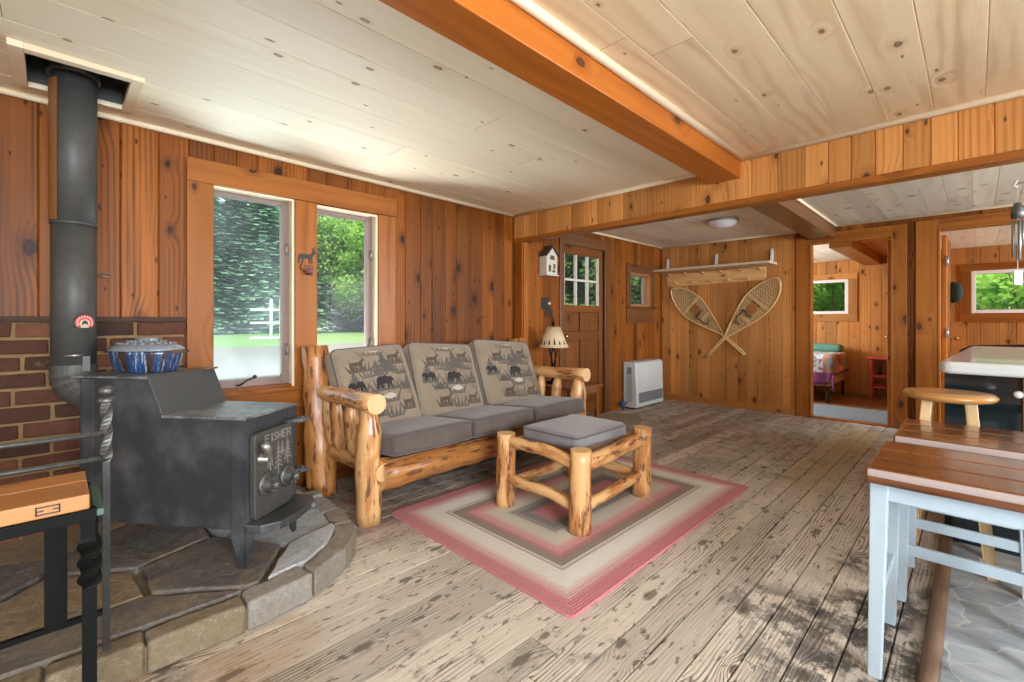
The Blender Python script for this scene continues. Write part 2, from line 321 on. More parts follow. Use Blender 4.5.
def pot_mat():
    t = NT('drip_glaze_enamel'); o = t.obj(); px, py, pz = t.sep(o); u, v, _ = t.uv()
    st = t.noise(t.xyz(t.m('MULTIPLY', u, 90.), t.m('MULTIPLY', v, 9.)), 1, 4, .7)
    big = t.noise(t.xyz(t.m('MULTIPLY', u, 16.), 0.), 1, 2)
    c = t.mix(t.mr(big, .45, .6), (.010, .055, .17), (.035, .025, .022))
    c = t.mix(t.m('MULTIPLY', t.mr(st, .57, .66), .8), c, (.42, .48, .52))
    c = t.mix(t.m('MULTIPLY', t.mr(st, .35, .28), .8), c, (.16, .06, .03))
    return t.bsdf(c, .22, coat=.5, normal=t.bump(st, .2, .003))
M['pot'] = pot_mat()
M['lid'] = plain('grey_blue_lid', (.20, .225, .26), .3, .5, 55, .3, coat=.4)

def fabric(name, a, b, sc=260, rough=.95, sheen=.3, big=6, wear=None):
    t = NT(name); o = t.obj()
    n1 = t.noise(o, sc, 2, .6, '3D'); n2 = t.noise(o, big, 5, .65, '3D')
    c = t.mix(t.m('ADD', t.m('MULTIPLY', n1, .5), t.m('MULTIPLY_ADD', n2, 1.2, -.35), clamp=True), a, b)
    return t.bsdf(c, rough, normal=t.bump(n1, .3, .002), sheen=sheen)
M['seatf'] = fabric('taupe_velvet', (.052, .040, .034), (.145, .118, .102), big=9)
M['greyf'] = fabric('grey_velvet', (.115, .112, .125), (.245, .24, .255), big=7)
M['pipef'] = fabric('dark_piping', (.05, .045, .042), (.11, .10, .095))
M['printf'] = fabric('tan_print_ground', (.17, .130, .088), (.33, .265, .195), big=5)
M['prk'] = fabric('print_black', (.010, .010, .011), (.03, .027, .027))
M['prb'] = fabric('print_brown', (.045, .030, .020), (.13, .09, .06))
M['prg'] = fabric('print_grey', (.05, .047, .045), (.15, .125, .105))
M['prw'] = fabric('print_pale', (.40, .37, .33), (.55, .50, .44))

def quilt_mat():
    t = NT('patchwork_quilt'); o = t.obj(); px, py, pz = t.sep(o); pz = t.m('ADD', pz, .6)
    q = t.n('ShaderNodeTexVoronoi', {'Vector': t.xyz(t.m('MULTIPLY', px, 9.), t.m('MULTIPLY', py, 6.), t.m('MULTIPLY', pz, 6.)), 'Scale': 1.0, 'Randomness': .6}, distance='CHEBYCHEV')
    cr = t.n('ShaderNodeSeparateColor', {0: q.outputs[1]}).outputs[0]
    pat = t.ramp(cr, [(0, (.40, .19, .09)), (.25, (.30, .10, .06)), (.45, (.52, .40, .28)), (.6, (.20, .22, .26)), (.75, (.46, .24, .12)), (.9, (.16, .05, .12))], 'CONSTANT')
    fl = t.noise(o, 17, 3, .6, '3D'); fb = t.noise(o, 23, 3, .6, '3D', 1.)
    bl = t.mix(t.mr(fl, .56, .60), (.52, .60, .64), (.36, .10, .15)); bl = t.mix(t.mr(fb, .58, .62), bl, (.12, .24, .26))
    sq = t.mix(t.m('GREATER_THAN', t.m('FRACT', t.m('MULTIPLY', px, 3.1)), .62), bl, t.mix(t.mr(fb, .42, .5), (.16, .18, .22), (.50, .50, .47)))
    c = t.mix(t.m('GREATER_THAN', px, .72), sq, pat)
    n2 = t.noise(o, 40, 3, .6, '3D')
    band = t.mr(pz, .405, .415, 1., 0.); c = t.mix(band, c, (.20, .05, .16))
    return t.bsdf(c, .9, normal=t.bump(n2, .3, .004))
M['quilt'] = quilt_mat()

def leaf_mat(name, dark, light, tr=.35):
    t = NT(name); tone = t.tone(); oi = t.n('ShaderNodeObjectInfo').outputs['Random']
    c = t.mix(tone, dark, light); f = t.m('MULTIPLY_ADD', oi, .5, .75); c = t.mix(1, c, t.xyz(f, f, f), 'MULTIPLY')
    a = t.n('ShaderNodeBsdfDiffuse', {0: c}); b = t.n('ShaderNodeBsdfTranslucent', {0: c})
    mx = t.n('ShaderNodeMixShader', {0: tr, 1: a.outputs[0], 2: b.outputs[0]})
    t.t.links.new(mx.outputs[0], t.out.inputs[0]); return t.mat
M['spruce'] = leaf_mat('spruce_needles', (.14, .29, .20), (.60, .82, .55), .5)  # needle colour lightened to stand in for haze over the far trees
M['leafy'] = leaf_mat('bright_leaves', (.12, .30, .05), (.46, .74, .20), .5)
M['leafd'] = leaf_mat('dark_green_leaves', (.05, .13, .04), (.26, .44, .14), .45)  # darker green for the young trees by the entry door
M['bush'] = leaf_mat('bush_leaves', (.15, .40, .05), (.55, .82, .22), .55)
def lawn_mat():
    t = NT('lawn'); o = t.obj(); n1 = t.noise(o, .35, 5, .6, '3D'); n2 = t.noise(o, 9, 3, .6, '3D')
    c = t.mix(t.m('ADD', t.m('MULTIPLY', n1, .6), t.m('MULTIPLY', n2, .4)), (.07, .17, .025), (.22, .34, .09)); return t.bsdf(c, .95)
M['lawn'] = lawn_mat()
M['gravel'] = plain('gravel', (.18, .155, .125), .95, .2, 3, .3)

# ------------------------------------------------------------------ mesh builder
class MB:
    def __init__(s): s.v = []; s.f = []; s.uv = []; s.tone = []; s.mi = []; s.sm = []
    def add(s, vs, fs, uvs, tone=None, mi=0, sm=False, Mx=None):
        b = len(s.v); tone = random.random() if tone is None else tone
        for p in vs: s.v.append(tuple(Mx @ V(p)) if Mx is not None else tuple(p))
        for f, uv in zip(fs, uvs):
            s.f.append(tuple(b + i for i in f)); s.uv.append(uv); s.tone.append(tone); s.mi.append(mi); s.sm.append(sm)
    def hexa(s, c, g=2, mi=0, tone=None, Mx=None):
        """box from 8 corners, ordered xyz bits; g = grain axis"""
        ru, rv = random.random() * 30, random.random() * 30
        fs = [(0, 4, 6, 2), (1, 3, 7, 5), (0, 1, 5, 4), (2, 6, 7, 3), (0, 2, 3, 1), (4, 5, 7, 6)]
        uvs = []
        for i, f in enumerate(fs):
            ax = i // 2; oth = [a for a in range(3) if a != ax]
            l = []
            for k in f:
                p = c[k]
                if ax == g: l.append((p[oth[0]] * .25 + ru, p[oth[1]] + rv))
                else:
                    o = [a for a in oth if a != g][0]; l.append((p[g] + ru, p[o] + rv))
            uvs.append(l)
        s.add(c, fs, uvs, tone, mi, False, Mx); return s
    def box(s, lo, hi, g=None, mi=0, tone=None, Mx=None):
        if g is None: g = max(range(3), key=lambda a: abs(hi[a] - lo[a]))
        c = [(hi[0] if k & 1 else lo[0], hi[1] if k & 2 else lo[1], hi[2] if k & 4 else lo[2]) for k in range(8)]
        return s.hexa(c, g, mi, tone, Mx)
    def cbox(s, c, h, g=None, mi=0, tone=None, Mx=None):
        return s.box([c[i] - h[i] for i in range(3)], [c[i] + h[i] for i in range(3)], g, mi, tone, Mx)
    def tube(s, pts, rad, seg=12, mi=0, mic=None, cap=True, tone=None, sm=True, closed=False, rough=0., sq=None, twist=None, Mx=None, sx=1.):
        pts = [V(p) for p in pts]; n = len(pts)
        if not hasattr(rad, '__len__'): rad = [rad] * n
        T = []
        for i in range(n):
            a = pts[(i - 1) % n] if (closed or i > 0) else pts[0]; b = pts[(i + 1) % n] if (closed or i < n - 1) else pts[-1]
            d = b - a; T.append(d.normalized() if d.length > 1e-9 else V((0, 0, 1)))
        ref = V((0, 0, 1)) if abs(T[0].z) < .9 else V((1, 0, 0))
        N = (ref - T[0] * ref.dot(T[0])).normalized()
        ru, rv = random.random() * 30, random.random() * 30; L = 0; us = []; vs = []
        sd = random.random() * 90
        for i in range(n):
            if i: N = (N - T[i] * N.dot(T[i])).normalized(); L += (pts[i] - pts[i - 1]).length
            B = T[i].cross(N); us.append(L)
            for k in range(seg):
                a = 2 * PI * k / seg + (twist[i] if twist else 0) + (PI / 4 if seg == 4 else 0); r = rad[i]
                if rough: r *= 1 + rough * mnoise.noise(V((math.cos(a) * 1.3 + sd, math.sin(a) * 1.3, L * 9)))
                vs.append(pts[i] + N * math.cos(a) * r * sx + B * math.sin(a) * r)
        us.append(L + (pts[0] - pts[-1]).length)
        fs = []; uvs = []; rm = sum(rad) / n
        for i in range(n if closed else n - 1):
            j = (i + 1) % n
            for k in range(seg):
                k2 = (k + 1) % seg
                fs.append((i * seg + k, i * seg + k2, j * seg + k2, j * seg + k))
                v0, v1 = k / seg * 2 * PI * rm + rv, (k + 1) / seg * 2 * PI * rm + rv
                uvs.append([(us[i] + ru, v0), (us[i] + ru, v1), (us[i + 1] + ru, v1), (us[i + 1] + ru, v0)])
        tone = random.random() if tone is None else tone
        b0 = len(s.v)
        s.add(vs, fs, uvs, tone, mi, sm and seg > 4, Mx)
        if cap and not closed:
            for i, rev in ((0, True), (n - 1, False)):
                idx = [b0 + i * seg + k for k in range(seg)]
                if rev: idx = idx[::-1]
                c = V((0, 0, 0))
                s.f.append(tuple(idx)); s.uv.append([(ru + math.cos(2 * PI * k / seg) * rad[i] * .3, rv + math.sin(2 * PI * k / seg) * rad[i]) for k in range(seg)])
                s.tone.append(tone); s.mi.append(mi if mic is None else mic); s.sm.append(False)
        return s
    def lathe(s, prof, seg=24, mi=0, Mx=None, tone=None, sm=True, sx=1., sy=1.):
        vs = []; fs = []; uvs = []; n = len(prof)
        for r, z in prof:
            for k in range(seg):
                a = 2 * PI * k / seg; vs.append((r * math.cos(a) * sx, r * math.sin(a) * sy, z))
        R = max(p[0] for p in prof)
        for i in range(n - 1):
            for k in range(seg):
                k2 = (k + 1) % seg; fs.append((i * seg + k, i * seg + k2, (i + 1) * seg + k2, (i + 1) * seg + k))
                a, b = k / seg * 2 * PI * R, (k + 1) / seg * 2 * PI * R
                uvs.append([(a, prof[i][1]), (b, prof[i][1]), (b, prof[i + 1][1]), (a, prof[i + 1][1])])
        tone = random.random() if tone is None else tone; b0 = len(s.v)
        s.add(vs, fs, uvs, tone, mi, sm, Mx)
        for i, rev in ((0, True), (n - 1, False)):
            if prof[i][0] > 1e-4:
                idx = [b0 + i * seg + k for k in range(seg)]
                s.f.append(tuple(idx[::-1] if rev else idx)); s.uv.append([(math.cos(2 * PI * k / seg) * prof[i][0], math.sin(2 * PI * k / seg) * prof[i][0]) for k in range(seg)])
                s.tone.append(tone); s.mi.append(mi); s.sm.append(False)
        return s
    def prism(s, poly, t, Mx=None, mi=0, tone=None, g=0, z0=0.):
        n = len(poly); ar = sum(poly[i][0] * poly[(i + 1) % n][1] - poly[(i + 1) % n][0] * poly[i][1] for i in range(n))
        if ar < 0: poly = poly[::-1]
        ru, rv = random.random() * 30, random.random() * 30
        vs = [(x, y, z0) for x, y in poly] + [(x, y, z0 + t) for x, y in poly]
        uvf = (lambda x, y: (x + ru, y + rv)) if g == 0 else (lambda x, y: (y + ru, x + rv))
        fs = [tuple(range(n))[::-1], tuple(range(n, 2 * n))]
        uvs = [[uvf(*poly[i]) for i in range(n)][::-1], [uvf(*p) for p in poly]]
        for i in range(n):
            j = (i + 1) % n; fs.append((i, j, n + j, n + i))
            a, b = uvf(*poly[i]), uvf(*poly[j]); uvs.append([a, b, (b[0], b[1] + t), (a[0], a[1] + t)])
        s.add(vs, fs, uvs, tone, mi, False, Mx); return s
    def grid(s, fn, nu, nv, mi=0, sm=True, tone=None, Mx=None):
        vs = [fn(i / nu, j / nv) for j in range(nv + 1) for i in range(nu + 1)]; fs = []; uvs = []; w = nu + 1
        for j in range(nv):
            for i in range(nu):
                fs.append((j * w + i, j * w + i + 1, (j + 1) * w + i + 1, (j + 1) * w + i))
                uvs.append([(i / nu, j / nv), ((i + 1) / nu, j / nv), ((i + 1) / nu, (j + 1) / nv), (i / nu, (j + 1) / nv)])
        s.add(vs, fs, uvs, tone, mi, sm, Mx); return s
    def build(s, name, mats, parent=None, bevel=0., origin=None, seg=2, root=None):
        if not isinstance(mats, (list, tuple)): mats = [mats]
        me = bpy.data.meshes.new(name)
        rt = root or parent
        if rt is not None and rt.name in MW: inv = MW[rt.name].inverted(); vs = [tuple(inv @ V(p)) for p in s.v]
        elif origin is not None: vs = [(p[0] - origin[0], p[1] - origin[1], p[2] - origin[2]) for p in s.v]
        else: vs = s.v
        me.from_pydata(vs, [], s.f)
        ul = me.uv_layers.new(name='UVMap'); fl = [c for uv in s.uv for p in uv for c in p]
        ul.data.foreach_set('uv', fl)
        at = me.attributes.new('tone', 'FLOAT', 'FACE'); at.data.foreach_set('value', s.tone)
        me.polygons.foreach_set('material_index', s.mi); me.polygons.foreach_set('use_smooth', s.sm)
        for m in mats: me.materials.append(M[m] if isinstance(m, str) else m)
        me.update()
        o = bpy.data.objects.new(name, me); COL.objects.link(o)
        if origin is not None and rt is None: o.location = origin; MW[o.name] = Matrix.Translation(origin)
        elif rt is None: MW[o.name] = Matrix.Identity(4)
        else: MW[o.name] = MW[rt.name]
        if parent is not None: o.parent = parent
        if bevel:
            b = o.modifiers.new('bevel', 'BEVEL'); b.width = bevel; b.segments = seg; b.limit_method = 'ANGLE'; b.angle_limit = .6; b.harden_normals = False
        return o

def tag(o, label, cat, group=None, kind=None):
    o['label'] = label; o['category'] = cat
    if group: o['group'] = group
    if kind: o['kind'] = kind
    return o
def thing(name, label, cat, loc=(0, 0, 0), rz=0., group=None):
    o = bpy.data.objects.new(name, None); COL.objects.link(o); o.empty_display_size = .1
    o.location = loc; o.rotation_euler = (0, 0, rz); tag(o, label, cat, group)
    MW[o.name] = Matrix.Translation(loc) @ Matrix.Rotation(rz, 4, 'Z'); return o
def struct(o, label=None, cat=None):
    o['kind'] = 'structure'
    if label: o['label'] = label; o['category'] = cat or 'structure'
    return o
def part(mb, name, mats, parent, bevel=0., label=None, **k):
    o = mb.build(name, mats, parent, bevel, **k)
    if label: o['label'] = label
    return o
def copy_tree(o, loc, label, rz=None, group=None):
    r = o.copy(); COL.objects.link(r); r.location = loc
    if rz is not None: r.rotation_euler = (0, 0, rz)
    r['label'] = label
    if group: r['group'] = group
    kids = {}
    for ch in [c for c in bpy.data.objects if c.parent == o]:
        c = ch.copy(); COL.objects.link(c); c.parent = r
        for g in [x for x in bpy.data.objects if x.parent == ch]:
            d = g.copy(); COL.objects.link(d); d.parent = c
    return r
def frame(o, x, y, z):
    m = Matrix((x, y, z)).transposed().to_4x4(); m.translation = V(o); return m
def log(mb, p0, p1, r0, r1, n=10, wob=.006, rough=.10, seg=16, tip0=0, tip1=0, mi=0, mic=1, sx=1., bow=(0, 0, 0)):
    """peeled log with gentle wobble; tip = length of the pencil-pointed end"""
    p0, p1 = V(p0), V(p1); L = (p1 - p0).length; ts = set(i / n for i in range(n + 1)); sd = random.random() * 50
    if tip0: ts |= {tip0 / L, tip0 / L * .5}
    if tip1: ts |= {1 - tip1 / L, 1 - tip1 / L * .5}
    ts = sorted(ts); pts = []; rs = []
    for t in ts:
        w = V((mnoise.noise(V((sd, t * 3, 1))), mnoise.noise(V((sd, t * 3, 7))), mnoise.noise(V((sd, t * 3, 13))))) * wob * 4 * t * (1 - t)
        pts.append(p0.lerp(p1, t) + w + V(bow) * 4 * t * (1 - t)); r = r0 + (r1 - r0) * t
        if tip0 and t * L < tip0: r *= .52 + .48 * (t * L / tip0) ** .8
        if tip1 and (1 - t) * L < tip1: r *= .52 + .48 * ((1 - t) * L / tip1) ** .8
        rs.append(r)
    return mb.tube(pts, rs, seg, mi, mic, rough=rough, sx=sx)

# ------------------------------------------------------------------ room shell
XL, YH, YB, YE = -3.2, 3.2, 6.22, 8.72      # left wall, header, wall with the bedroom doors, far outside wall
XR, YN = 2.8, -2.4                          # right wall and the wall behind the camera
def zc(y): return 2.207 - .0138 * (y + .2)   # the left ceiling sags towards the header

def boards(mb, a, b, z0, z1, holes, pt, wr=(.11, .19), ch=.005, dz=.006, mi=0, vertical=True):
    """panelling of single boards with V-grooves; s runs a..b, z z0..z1; pt(s,z,d) places a point"""
    s = a
    while s < b - 1e-6:
        e = min(b, s + random.uniform(*wr))
        if b - e < .05: e = b
        tone = random.random(); ru, rv = random.random() * 30, random.random() * 30
        cuts = sorted({s, e} | {h for H in holes for h in H[:2] if s < h < e})
        for s0, s1 in zip(cuts, cuts[1:]):
            iv = [(z0, z1)]
            for (h0, h1, hz0, hz1) in holes:
                if h0 <= s0 + 1e-6 and h1 >= s1 - 1e-6:
                    iv = [q for lo, hi in iv for q in ((lo, min(hi, hz0)), (max(lo, hz1), hi)) if q[1] - q[0] > 1e-4]
            for lo, hi in iv:
                c0 = ch if s0 == s else 0; c1 = ch if s1 == e else 0
                ss = [s0, s0 + c0, s1 - c1, s1]; dd = [0 if not c0 else -dz, 0, 0, 0 if not c1 else -dz]
                vs = [pt(x, z, d) for z in (lo, hi) for x, d in zip(ss, dd)]
                fs = [(i, i + 1, i + 5, i + 4) for i in range(3)]
                uvs = [[(lo + ru, ss[i] + rv), (lo + ru, ss[i + 1] + rv), (hi + ru, ss[i + 1] + rv), (hi + ru, ss[i] + rv)] for i in range(3)]
                mb.add(vs, fs, uvs, tone, mi)
        s = e
    return mb
def backing(mb, a, b, z0, z1, holes, bx, mi=1):
    """solid wall behind the boards, cut round the openings; bx(s0,s1,z0,z1) adds a box"""
    ss = sorted({a, b} | {h for H in holes for h in H[:2]})
    for s0, s1 in zip(ss, ss[1:]):
        iv = [(z0, z1)]
        for (h0, h1, hz0, hz1) in holes:
            if h0 <= s0 + 1e-6 and h1 >= s1 - 1e-6:
                iv = [q for lo, hi in iv for q in ((lo, min(hi, hz0)), (max(lo, hz1), hi)) if q[1] - q[0] > 1e-4]
        for lo, hi in iv: bx(s0, s1, lo, hi)

W1 = (.664, 1.128, .69, 1.935); W2 = (1.272, 1.735, .69, 1.925); W3 = (5.345, 5.885, 1.315, 1.755); DR = (3.945, 4.765, 0., 1.985)
W6 = (6.75, 7.35, .95, 1.85); holesL = [W1, W2, W3, DR, W6]  # W6 is an unseen opening added to light the first bedroom
mb = MB(); boards(mb, YN, YB, 0, 2.3, holesL, lambda s, z, d: (XL + d, s, z))
backing(mb, YN - .1, YE + .1, 0, 2.5, holesL, lambda a, b, c, d: mb.box((XL - .13, a, c), (XL - .012, b, d), mi=1))
struct(mb.build('wall_left', ['pine', 'pine_dark']), 'wall of knotty honey pine boards with the two tall windows', 'wall')

# header between the living room and the back room
mb = MB(); boards(mb, XL, XR, 1.925, 2.3, [], lambda s, z, d: (s, YH - d, z), wr=(.10, .155))
boards(mb, XL, XR, 1.925, 2.3, [], lambda s, z, d: (XL + XR - s, YH + .08 + d, z), wr=(.10, .155))
struct(mb.build('wall_header', ['pine_light']), 'dropped header of short upright pine boards over the wide opening', 'wall')
mb = MB(); mb.box((XL, YH - .012, 1.885), (XR, YH + .092, 1.925), 0)
struct(mb.build('trim_1', ['pine_trim'], bevel=.004), 'long dark lip board under the pine header', 'trim')
mb = MB(); mb.box((XL + .003, YH - .006, 0), (XL + .115, YH + .086, 1.885), 2); mb.box((XL + .115, YH + .01, 0), (XL + .127, YH + .07, 1.885), 2)
struct(mb.build('trim_2', ['pine_trim'], bevel=.004), 'upright pine jamb where the header meets the window wall', 'trim')

# wall with the two inner doorways
D1 = (-1.358, -.615, 0, 2.02); D2 = (-.262, .52, 0, 2.03)
mb = MB(); boards(mb, XL, -1.505, 0, 2.3, [], lambda s, z, d: (s, YB - d, z), wr=(.105, .15), mi=0)
boards(mb, -1.505, XR, 0, 2.3, [D1, D2], lambda s, z, d: (s, YB - d, z), wr=(.14, .2), mi=1)
backing(mb, XL, XR, 0, 2.3, [D1, D2], lambda a, b, c, d: mb.box((a, YB + .012, c), (b, YB + .09, d), mi=2))
struct(mb.build('wall_back', ['pine_light', 'pine', 'pine_dark']), 'back room wall of pale knotty pine boards behind the snowshoes', 'wall')
# outside wall of the bedrooms
WB = (-2.25, -1.392, 1.225, 1.765); WC = (-.045, .86, 1.22, 1.785)
mb = MB(); boards(mb, XL, XR, 0, 2.3, [WB, WC], lambda s, z, d: (s, YE - d, z), wr=(.12, .18))
backing(mb, XL - .1, XR + .1, 0, 2.5, [WB, WC], lambda a, b, c, d: mb.box((a, YE + .012, c), (b, YE + .13, d), mi=1))
struct(mb.build('wall_far', ['pine_light', 'pine_dark']), 'bedroom outside wall of pale pine boards', 'wall')
mb = MB(); boards(mb, YB + .09, YE, 0, 2.3, [], lambda s, z, d: (-.40 + d, s, z)); boards(mb, YB + .09, YE, 0, 2.3, [], lambda s, z, d: (-.46 - d, YB + .09 + YE - s, z))
boards(mb, YB + .09, YE, 0, 2.3, [W6], lambda s, z, d: (XL + d, s, z))
struct(mb.build('wall_partition', ['pine_light']), 'pine partition between the two bedrooms', 'wall')
# walls beside and behind the camera, with unseen openings added to let light in
HR = [(-1.6, .9, .8, 2.0), (3.9, 5.8, .9, 2.0), (6.9, 8.3, .9, 1.9)]; HN = [(-2.6, -.3, .75, 2.05), (.4, 2.3, .75, 2.05)]
mb = MB(); boards(mb, YN, YE, 0, 2.3, HR, lambda s, z, d: (XR - d, s, z)); backing(mb, YN - .1, YE + .1, 0, 2.5, HR, lambda a, b, c, d: mb.box((XR + .012, a, c), (XR + .13, b, d), mi=1))
struct(mb.build('wall_right', ['pine', 'pine_dark']), 'pine board kitchen wall outside the frame', 'wall')
mb = MB(); boards(mb, XL, XR, 0, 2.3, HN, lambda s, z, d: (s, YN + d, z)); backing(mb, XL, XR, 0, 2.5, HN, lambda a, b, c, d: mb.box((a, YN - .13, c), (b, YN - .012, d), mi=1))
struct(mb.build('wall_near', ['pine', 'pine_dark']), 'pine board wall behind the camera', 'wall')

# ceilings: boards run towards the bedrooms
def ceiling(name, x0, x1, y0, y1, zf, mats, wr, label, joints=()):
    mb = MB(); x = x0
    while x < x1 - 1e-6:
        e = min(x1, x + random.uniform(*wr))
        if x1 - e < .06: e = x1
        ys = [y0]; y = y0 + random.uniform(.8, 4.6)
        while y < y1 - .5: ys.append(y); y += random.uniform(3.5, 5.)
        ys.append(y1)
        for a, b in zip(ys, ys[1:]):
            g, d = .003, .004
            vs = [(xx, yy, zf(yy) + dd) for yy in (a + .001, b - .001) for xx, dd in ((x, d), (x + g, 0), (e - g, 0), (e, d))]
            ru, rv = random.random() * 30, random.random() * 30
            uvs = [[(vs[k][1] + ru, vs[k][0] + rv) for k in (i, i + 4, i + 5, i + 1)] for i in range(3)]
            mb.add(vs, [(i, i + 4, i + 5, i + 1) for i in range(3)], uvs)
        x = e
    return struct(mb.build(name, mats), label, 'ceiling')
BXL = lambda y: -1.215 - .021 * y
BXR = lambda y: -1.065 - .008 * y
# stove pipe box opening is cut out of the left ceiling: three strips around it
PB = (-3.00, -2.64, -.09, .235)
def lceil():
    mb = MB()
    def strip(x0, x1, y0, y1, wr=(.17, .26)):
        x = x0
        while x < x1 - 1e-6:
            e = min(x1, x + random.uniform(*wr))
            if x1 - e < .06: e = x1
            ys = [y0]; y = y0 + random.uniform(1.2, 6.)
            while y < y1 - .5: ys.append(y); y += random.uniform(3.8, 5.)
            ys.append(y1)
            for a, b in zip(ys, ys[1:]):
                vs = [(xx, yy, zc(yy) + dd) for yy in (a + .001, b - .001) for xx, dd in ((x, .004), (x + .003, 0), (e - .003, 0), (e, .004))]
                ru, rv = random.random() * 30, random.random() * 30
                mb.add(vs, [(i, i + 4, i + 5, i + 1) for i in range(3)], [[(vs[k][1] + ru, vs[k][0] + rv) for k in (i, i + 4, i + 5, i + 1)] for i in range(3)])
            x = e
    strip(XL, PB[0], YN, YH); strip(PB[0], PB[1], YN, PB[2]); strip(PB[0], PB[1], PB[3], YH); strip(PB[1], -1.2, YN, YH)
    return struct(mb.build('ceiling', ['ceil']), 'pale knotty pine board ceiling left of the big beam', 'ceiling')
lceil()
ceiling('ceiling.001', -1.12, XR, YN, YH, lambda y: 2.197, ['ceilt'], (.17, .24), 'pale pine board ceiling right of the big beam')
ceiling('ceiling.002', XL, -1.2, YH + .08, YB, lambda y: 2.176, ['ceilw'], (.16, .24), 'whitewashed board ceiling over the snowshoe corner')
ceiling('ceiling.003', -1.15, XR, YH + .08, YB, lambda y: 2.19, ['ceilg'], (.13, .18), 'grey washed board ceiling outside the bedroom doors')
ceiling('ceiling.004', XL, -1.1, YB + .09, YE, lambda y: 2.075, ['ceilw'], (.2, .3), 'whitewashed bedroom ceiling')
ceiling('ceiling.005', -1.0, -.46, YB + .09, YE, lambda y: 2.09, ['pine_light'], (.12, .18), 'reddish board bedroom ceiling')
ceiling('ceiling.006', -.40, XR, YB + .09, YE, lambda y: 2.105, ['ceilw'], (.17, .24), 'whitewashed ceiling of the second bedroom')
# slab over the whole house, added to keep the sun out
mb = MB()
mb.box((-3.9, -3.1, 2.5), (-3.05, 9.5, 2.6)); mb.box((-2.6, -3.1, 2.5), (3.5, 9.5, 2.6)); mb.box((-3.05, -3.1, 2.5), (-2.6, -.15, 2.6)); mb.box((-3.05, .3, 2.5), (-2.6, 9.5, 2.6))
mb.box((-3.1, -.2, 2.6), (-2.55, .35, 2.62))
struct(mb.build('roof', ['bark']), 'unseen slab above the ceilings, added to block the sun', 'roof')
# beams
def beam(name, y0, y1, z0, z1, label, m='beam', xl=BXL, xr=BXR):
    mb = MB(); c = []
    for k in range(8):
        y = y1 if k & 2 else y0; x = xr(y) if k & 1 else xl(y); c.append((x, y, z1 if k & 4 else z0))
    mb.hexa(c, 1); return struct(mb.build(name, [m], bevel=.004), label, 'beam')
beam('trim_3', YN, YH - .001, 2.062, 2.34, 'large orange varnished beam across the living room ceiling')
beam('trim_4', YH + .08, YB - .001, 2.052, 2.34, 'dark varnished beam running to the bedroom door', 'pine_dark')
beam('trim_5', YB + .09, YE - .001, 1.955, 2.3, 'pine beam across the bedroom ceiling', 'pine_trim', lambda y: -1.19, lambda y: -.99)
# pale cove trims
def cove(mb, p0, p1, w=.022, h=.026, mi=0):
    p0, p1 = V(p0), V(p1); mb.tube([p0, p1], [w, w], 8, mi)
mb = MB(); r = .017
cove(mb, (XL + .01, YN, zc(YN) - .008), (XL + .01, YH, zc(YH) - .008), r)
cove(mb, (XL, YH - .01, zc(YH) - .008), (BXL(YH), YH - .01, zc(YH) - .008), r)
cove(mb, (BXR(YH), YH - .01, 2.188), (XR, YH - .01, 2.188), .02); cove(mb, (BXR(YN) + .012, YN, 2.188), (BXR(YH) + .012, YH, 2.188), .02)
cove(mb, (XL + .008, YH + .1, 2.168), (XL + .008, YB, 2.168), .013); cove(mb, (XL, YB - .008, 2.168), (BXL(YB), YB - .008, 2.168), .013)
cove(mb, (BXR(YB), YB - .008, 2.182), (XR, YB - .008, 2.182), .013); cove(mb, (BXR(YH) + .01, YH + .1, 2.182), (BXR(YB) + .01, YB, 2.182), .013)
cove(mb, (XL, YE - .008, 2.07), (-1.19, YE - .008, 2.07), .013)
struct(mb.build('trim_6', ['trimw']), 'pale cove moulding where walls meet the ceilings', 'trim')

# floor: worn planks, seams taken every 11.5 cm, and the vinyl tile of the kitchen
mb = MB(); pw = .1147; x = -.8915 - pw * 21
while x < -.125:
    e = min(x + pw, -.115); ys = [YN]; y = YN + random.uniform(.3, 3.)
    while y < YB - .4: ys.append(y); y += random.uniform(2.6, 4.2)
    ys.append(YB + .0)
    xa = max(x, XL)
    if e > XL + .01:
        for a, b in zip(ys, ys[1:]):
            g = .0036; vs = [(xx, yy, zz) for yy in (a + .001, b - .001) for xx, zz in ((xa + .0014, -.014), (xa + g, 0), (e - g, 0), (e - .0014, -.014))]
            ru, rv = random.random() * 30, random.random() * 30
            mb.add(vs, [(i, i + 1, i + 5, i + 4) for i in range(3)], [[(vs[k][1] + ru, vs[k][0] + rv) for k in (i, i + 1, i + 5, i + 4)] for i in range(3)])
    x += pw
b0 = len(mb.v); mb.box((XL - .1, YN - .1, -.08), (-.1, YB + .05, -.0125), mi=1)
struct(mb.build('floor', ['floor', 'black']), 'worn weathered wide plank floor', 'floor')
mb = MB(); mb.box((-.115, YN - .1, -.08), (XR + .1, YB + .05, 0), 1)
struct(mb.build('floor_kitchen', ['tile']), 'grey flagstone pattern vinyl floor under the stools', 'floor')
mb = MB(); x = XL
while x < XR:
    e = min(XR, x + .14); mb.box((x + .001, YB + .05, -.05), (e - .001, YE + .1, -.012), 1); x = e
struct(mb.build('floor_bedroom', ['tabw']), 'dark brown bedroom floor', 'floor')
mb = MB(); mb.tube([(-.105, YN, .001), (-.105, YB - .0, .001)], .026, 8, sx=.8)
struct(mb.build('trim_7', [wood('worn_strip', (.22, .135, .085), (.09, .052, .032), (.05, .02, .01), rough=.5)]), 'rounded brown floor strip between planks and grey tile', 'trim')
mb = MB(); mb.box((D1[0], YB - .01, -.01), (D1[1], YB + .1, .012), 0); mb.box((D2[0], YB - .01, -.01), (D2[1], YB + .1, .012), 0)
struct(mb.build('trim_8', ['pine_trim'], bevel=.003), 'wooden sills of the bedroom doorways', 'trim')
